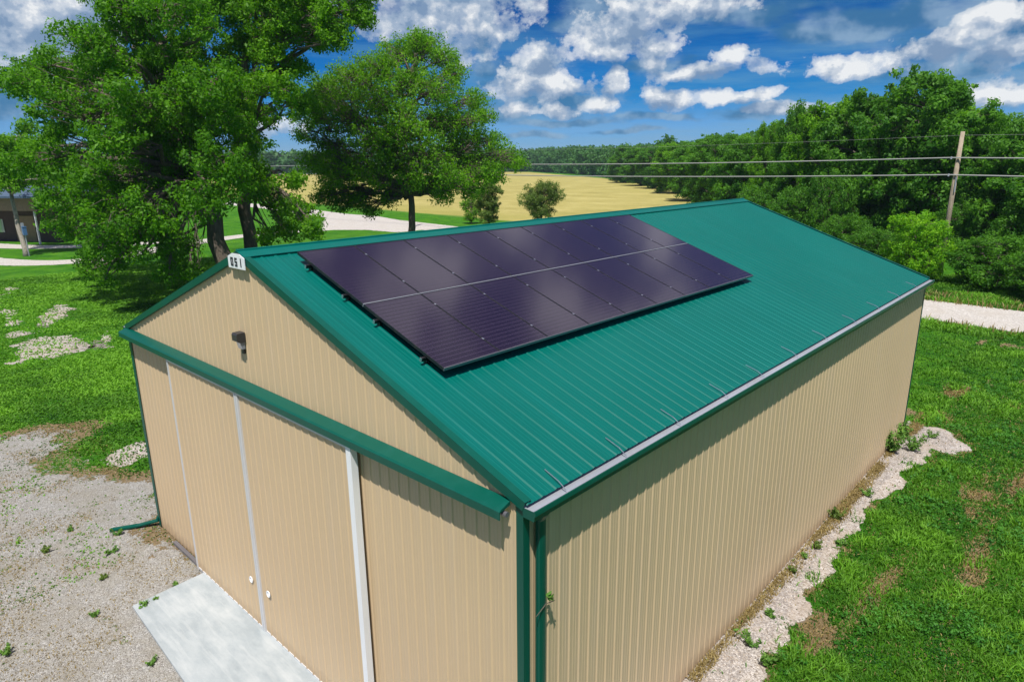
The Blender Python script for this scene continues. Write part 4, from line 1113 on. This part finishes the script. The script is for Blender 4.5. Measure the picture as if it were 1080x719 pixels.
# broad leaved weeds matted through the right lawn
xs, ys = scatter(26000, 0.5, 15, 2, 34); keep = visible(xs, ys); xs, ys = xs[keep], ys[keep]
d_s = (rag(strip_poly, xs, ys, 0.42, 1.3) + 0.30); kk = np.clip((fbm(xs, ys, 0.7, 120, 4)-0.44)*5, 0.03, 1) * (1-bare_mask(xs, ys)) * (d_s < -0.05)
dist = np.hypot(xs-CAM[0], ys-CAM[1]); kk = kk*np.clip((13/dist)**1.3, 0.05, 1)
keep = r3.random(len(xs)) < kk; xs, ys = xs[keep], ys[keep]
hh_ = r3.uniform(0.04, 0.13, len(xs))
V_, ti = leaf_cards(np.stack([xs, ys, hh_], -1), hh_*1.1, 22, 0.055, r3, aspect=0.55, tintc=np.clip(fbm(xs, ys, 1.4, 121, 3)*1.7-0.35, 0, 1))
V_[:, 2] = np.maximum(V_[:, 2], 0.006)
o = np_mesh('weed_cover', V_, 4, M['lawnweed'], None, {'tint': ti}); tag(o, 'matted broad leaved weeds in the lawn right of the barn', 'weeds', kind='stuff')
# dry grass in the bare places
xs, ys = scatter(240000, -0.2, 9, 2.0, 24)
bm = bare_mask(xs, ys); d_s = (rag(strip_poly, xs, ys, 0.42, 1.3) + 0.30)
pr_ = np.where(d_s > 0.0, np.where(xs < 0.12 + 0.35*vnoise(xs*0+3, ys, 0.9, 73), 0.75*vnoise(xs, ys, 1.1, 71)*(ys > 5), 0.010), bm*0.75 + 0.05)
keep = visible(xs, ys) & (r3.random(len(xs)) < pr_) & (xs > 0.03); xs, ys = xs[keep], ys[keep]
dist = np.hypot(xs-CAM[0], ys-CAM[1])
V1, t1 = blades(xs, ys, r3.uniform(0.02, 0.07, len(xs)), 0.006+0.0011*dist, r3.random(len(xs)), r3, 1.3)
xs, ys = scatter(70000, 0.035, 0.5, 4.0, 20); keep = visible(xs, ys) & (r3.random(len(xs)) < np.clip(vnoise(xs*0, ys, 1.3, 74)*1.4-0.25, 0.03, 1)*np.clip(1.1-xs/(0.1+0.4*vnoise(xs*0, ys, 0.8, 75)), 0, 1)); xs, ys = xs[keep], ys[keep]
V2, t2 = blades(xs, ys, r3.uniform(0.03, 0.11, len(xs)), 0.018, r3.random(len(xs)), r3, 1.2)
o = np_mesh('dry_grass', np.concatenate([V1, V2]), 4, M['dry'], None, {'tint': np.r_[t1, t2]}); tag(o, 'dry straw coloured grass along the barn side and in bare spots', 'dry grass', kind='stuff')
# left lawn: coarse tufts
xs, ys = scatter(1100000, -72, -10.5, -6, 32)
dist = np.hypot(xs-CAM[0], ys-CAM[1]); keep = r3.random(len(xs)) < np.clip((22/dist)**1.5, 0, 1)
xs, ys, dist = xs[keep], ys[keep], dist[keep]; keep = visible(xs, ys, 10); xs, ys, dist = xs[keep], ys[keep], dist[keep]
d_y = rag(yard_poly, xs, ys, 1.5, 0.45)
yn = fbm(xs, ys, 0.9, 81, 4)
prob = np.where(d_y > 0, np.clip((yn-0.56)*2.2, 0, 0.3) + 0.02 + np.clip(0.6-d_y, 0, 0.6)*0.9 + np.clip((-ys-2.0)/7, 0, 0.3)*(vnoise(xs, ys, 1.6, 89) > 0.45), 1 - bare_left(xs, ys)*0.9)
for w_ in worn: 
    dw = rag(P2(w_), xs, ys, 1.6, 0.55); prob = np.where(dw > 0.1, prob*0.30, np.where(dw > -0.6, prob*0.7, prob))
for c0, wd in ((road_c, 3.3),):
    pass
keep = r3.random(len(xs)) < prob; xs, ys, dist, d_y = xs[keep], ys[keep], dist[keep], d_y[keep]
cl = fbm(xs, ys, 0.55, 83, 4); h = (0.03 + 0.07*cl) * r3.uniform(0.6, 1.4, len(xs)); h = np.where(d_y > 0, h*0.6, h)
ti = np.clip(0.12 + 1.9*(cl-0.36) + 1.1*(fbm(xs, ys, 0.12, 88, 2)-0.5) + 0.012*(dist-18) + 0.35*r3.random(len(xs)), 0, 1)
drive_ok = (xs > -58)
xs, ys, dist, h, ti = [q[drive_ok] for q in (xs, ys, dist, h, ti)]
V1, t1 = blades(xs, ys, h, 0.012 + 0.0020*dist, ti, r3, 1.2)
print('left blades', len(xs))
o = np_mesh('lawn_grass', V1, 4, M['grass'], None, {'tint': t1}); tag(o, 'short mown green grass left of the barn and between gravel', 'grass', kind='stuff')
# dead grass and small weeds in the gravel yard
xs, ys = scatter(160000, -24, -4, -8, 4)
keep = visible(xs, ys) & (poly_dist(xs, ys, yard_poly) > -0.8) & ~((xs > ax0-0.05) & (ys > ay-0.3)) & ~((xs > -W-0.05) & (ys > -0.1)); xs, ys = xs[keep], ys[keep]
pr_ = np.clip((fbm(xs, ys, 1.3, 85, 4) - 0.46)*2.2, 0, 0.5) + np.clip((-ys-1.8)/9, 0, 0.2)
keep = r3.random(len(xs)) < np.clip(pr_*1.3 + np.clip((-ys-2.0)/6, 0, 0.35), 0, 0.9); xs, ys = xs[keep], ys[keep]; dist = np.hypot(xs-CAM[0], ys-CAM[1])
V1, t1 = blades(xs, ys, r3.uniform(0.012, 0.05, len(xs)), 0.006+0.0009*dist, r3.random(len(xs)), r3, 1.5)
o = np_mesh('dry_grass', V1, 4, M['dry'], None, {'tint': t1}); tag(o, 'dead thatch and straw scattered over the gravel yard', 'dry grass', kind='stuff')
xs, ys = scatter(30000, -24, -3, -9, 3)
keep = visible(xs, ys) & (rag(yard_poly, xs, ys, 1.5, 0.45) > -0.4) & ~((xs > ax0-0.08) & (ys > ay-0.35)) & ~((xs > -W-0.1) & (ys > -0.15)); xs, ys = xs[keep], ys[keep]
pr_ = np.clip((fbm(xs, ys, 0.9, 185, 4) - 0.50)*2.0 + np.clip((-ys-1.6)/9, 0, 0.30), 0.0, 0.6)*0.55
keep = r3.random(len(xs)) < pr_; xs, ys = xs[keep], ys[keep]
V_, ti = leaf_cards(np.stack([xs, ys, 0.012+0*xs], -1), r3.uniform(0.02, 0.06, len(xs)), 9, 0.030, r3, aspect=0.5, squash=0.3)
V_[:, 2] = np.maximum(V_[:, 2], 0.007)
o = np_mesh('yard_weeds', V_, 4, M['leaf_olive'], None, {'tint': ti}); tag(o, 'tiny olive weeds peppering the gravel yard', 'weeds', kind='stuff')
# weeds: individual plants in the gravel strip and yard
def weed(x, y, hh, label, sd, group=None, mat='weed', n=60, spread=0.5, name='weed'):
    rr = np.random.default_rng(sd); r = empty(name, (x, y, 0)); tag(r, label, 'weed', group)
    k = max(4, int(n/9)); b = MB(); cs_ = []
    for i in range(k):
        a_ = rr.uniform(0, 6.28); q = rr.uniform(0.1, 1)*spread*hh
        e = np.array([math.cos(a_)*q, math.sin(a_)*q, hh*rr.uniform(0.45, 1)]); b.tube([(0, 0, -0.01), e*0.5 + np.array([0, 0, 0.04*hh]), e], [0.005, 0.004, 0.002], 4, cap=False)
        for t in np.linspace(0.35, 1, 4): cs_.append(e*t)
    b.build('stem', M['weed'], r)
    cs_ = np.array(cs_); V_, ti = leaf_cards(cs_, 0.09*hh+0.025, max(3, n//len(cs_)*2+3), 0.055+0.06*hh, rr, aspect=0.45)
    V_[:, 2] = np.maximum(V_[:, 2], 0.012)
    np_mesh('leaves', V_, 4, M[mat], r, {'tint': ti}); return r
wl_ = [((941, 478), 0.85, 'tall spiky weed against the wall by the far barn corner', 0.35), ((962, 476), 0.6, 'bushy weed just outside the far corner of the barn', 0.7), ((950, 462), 0.55, 'weed clump wrapped round the far corner foot of the barn', 0.6),
       ((915, 524), 0.22, 'flat rosette weed in the middle of the pale gravel strip', 1.1), ((881, 548), 0.34, 'brownish green weed tuft at the foot of the side wall', 0.6), ((862, 578), 0.2, 'small weed at the wall foot below the brownish tuft', 0.8),
       ((848, 588), 0.12, 'tiny weed at the wall foot near the gravel middle', 0.9), ((888, 574), 0.12, 'tiny green weed alone in the pale gravel', 1.2), ((836, 604), 0.15, 'ochre weed tuft at the wall foot', 0.7), ((812, 650), 0.14, 'pair of leaves sprouting in the lower gravel', 1.0),
       ((794, 682), 0.26, 'pale green spreading weed at the lower end of the gravel strip', 1.2), ((806, 702), 0.30, 'pale green leafy weed at the bottom picture edge', 1.2), ((982, 462), 0.25, 'light green weed inside the curved gravel end', 1.0)]
for i, (q, hh, lb, spd) in enumerate(wl_):
    p = gnd(*q); weed(max(p[0], 0.12), p[1], hh, lb, 300+i, None, 'leaf_olive' if 'och' in lb or 'brown' in lb else 'weed', 110 if hh > 0.3 else 60, spd)
yw = [((48, 583), 0.16, 'yellow green weed tuft at the left of the gravel yard'), ((117, 583), 0.14, 'dark weed tuft below the end of the downspout'), ((122, 565), 0.16, 'thin weed beside the tip of the bent downspout'), ((108, 610), 0.10, 'small weed cluster in the gravel yard centre'),
      ((152, 640), 0.14, 'sprig growing beside the corner of the concrete apron'), ((165, 633), 0.09, 'tiny weed at the upper edge of the concrete apron'), ((186, 618), 0.08, 'tiny weed near the wall end of the apron'), ((8, 690), 0.15, 'green weed at the lower left picture edge'), ((100, 650), 0.09, 'sparse weed in the lower gravel yard'),
      ((160, 700), 0.11, 'weed tuft left of the lower apron edge'), ((75, 560), 0.10, 'small weed between the yellow tuft and the downspout')]
for i, (q, hh, lb) in enumerate(yw):
    p = gnd(*q); weed(p[0], p[1], hh*1.0, lb, 400+i, None, 'leaf_olive' if i in (0, 3) else 'weed', 50, 1.0)
# sprig of leaves caught behind the near downspout
tw = empty('twig', (0.07, 0.22, 3.55)); tag(tw, 'leafy twig stuck behind the green downspout at the near corner', 'twig')
b = MB(); b.tube([(0.06, -0.16, -0.03), (0.05, 0.02, 0.03), (0.05, 0.17, -0.01)], [0.004, 0.006, 0.005], 5); b.build('stem', M['bark'], tw)
V_, ti = leaf_cards(np.array([(0.05, 0.08, 0.10), (0.04, 0.10, 0.04)]), 0.045, 9, 0.07, r3, aspect=0.5); np_mesh('leaves', V_, 4, M['weed'], tw, {'tint': ti})
# verge: tall grass and scrub along the far road
xs, ys = scatter(130000, -14, 22, 33.0, 52)
keep = visible(xs, ys, 20) & ((ys < 34.9) | (ys > 41.2)); xs, ys = xs[keep], ys[keep]; dd = fbm(xs, ys, 0.6, 95, 3)
V1, t1 = blades(xs, ys, (0.12 + 0.5*np.clip(dd-0.4, 0, 1)) * r3.uniform(0.5, 1.4, len(xs)), 0.07, np.clip(dd*1.3-0.2 + 0.3*r3.random(len(xs)), 0, 1), r3, 0.8)
o = np_mesh('verge_grass', V1, 4, M['grass'], None, {'tint': t1}); tag(o, 'taller rough grass on both verges of the pale gravel road', 'grass', kind='stuff')
xs, ys = scatter(16000, -14, 22, 34.0, 44); keep = ((ys < 35.4) | (ys > 40.8)); xs, ys = xs[keep], ys[keep]; keep = r3.random(len(xs)) < vnoise(xs, ys, 0.4, 97); xs, ys = xs[keep], ys[keep]
V1, t1 = blades(xs, ys, r3.uniform(0.1, 0.45, len(xs)), 0.05, r3.random(len(xs)), r3, 0.6)
o = np_mesh('verge_straw', V1, 4, M['dry'], None, {'tint': t1}); tag(o, 'straw coloured dry stalks lining the pale gravel road', 'dry grass', kind='stuff')
# loose stones
def stones(n, x0, x1, y0, y1, poly, smin, smax, label):
    xs, ys = scatter(n, x0, x1, y0, y1); k = visible(xs, ys) & (poly_dist(xs, ys, poly) > 0.03); xs, ys = xs[k], ys[k]; N = len(xs)
    s_ = r3.uniform(smin, smax, N)*r3.uniform(0.6, 1.2, N)
    base = np.array([(1, 0, 0), (0, 1, 0), (-1, 0, 0), (0, -1, 0), (0, 0, 0.75), (0, 0, -0.4)])
    fs = np.array([(0, 1, 4), (1, 2, 4), (2, 3, 4), (3, 0, 4)])
    V_ = base[None]*s_[:, None, None]*r3.uniform(0.7, 1.2, (N, 6, 3)); a_ = r3.uniform(0, 6.28, N)
    R_ = np.zeros((N, 3, 3)); R_[:, 0, 0] = np.cos(a_); R_[:, 0, 1] = -np.sin(a_); R_[:, 1, 0] = np.sin(a_); R_[:, 1, 1] = np.cos(a_); R_[:, 2, 2] = 1
    V_ = np.einsum('nij,nkj->nki', R_, V_) + np.stack([xs, ys, 0.012+0*xs], -1)[:, None]
    F_ = (fs[None] + (np.arange(N)*6)[:, None, None]).reshape(-1, 3)
    o = np_mesh('loose_stones', V_.reshape(-1, 3), 3, M['stone'], None, {'tint': np.repeat(r3.random(N), 6)}, faces=F_); tag(o, label, 'gravel', kind='stuff')
stones(42000, 0.03, 2.4, 2, 20, strip_poly, 0.010, 0.026, 'pale crushed stones along the side wall')
stones(30000, -22, -4, -7, 3, [p for p in yard_poly], 0.006, 0.016, 'small grey stones scattered over the gravel yard')

# ------------------------------------------------------------------ AIR
def m_haze():
    m_ = bpy.data.materials.new('haze_air'); m_.use_nodes = True; t = m_.node_tree; t.nodes.remove(t.nodes['Principled BSDF'])
    v = t.nodes.new('ShaderNodeVolumePrincipled'); v.inputs['Density'].default_value = 0.00013; v.inputs['Color'].default_value = (0.62, 0.80, 1, 1); v.inputs['Anisotropy'].default_value = 0.0
    t.links.new(v.outputs[0], t.nodes['Material Output'].inputs['Volume']); return m_
b = MB(); b.box((-1660, -1660, -1.0), (1660, 1660, 34)); o = b.build('haze', m_haze()); tag(o, 'thin bluish summer haze filling the air', 'haze', kind='stuff')
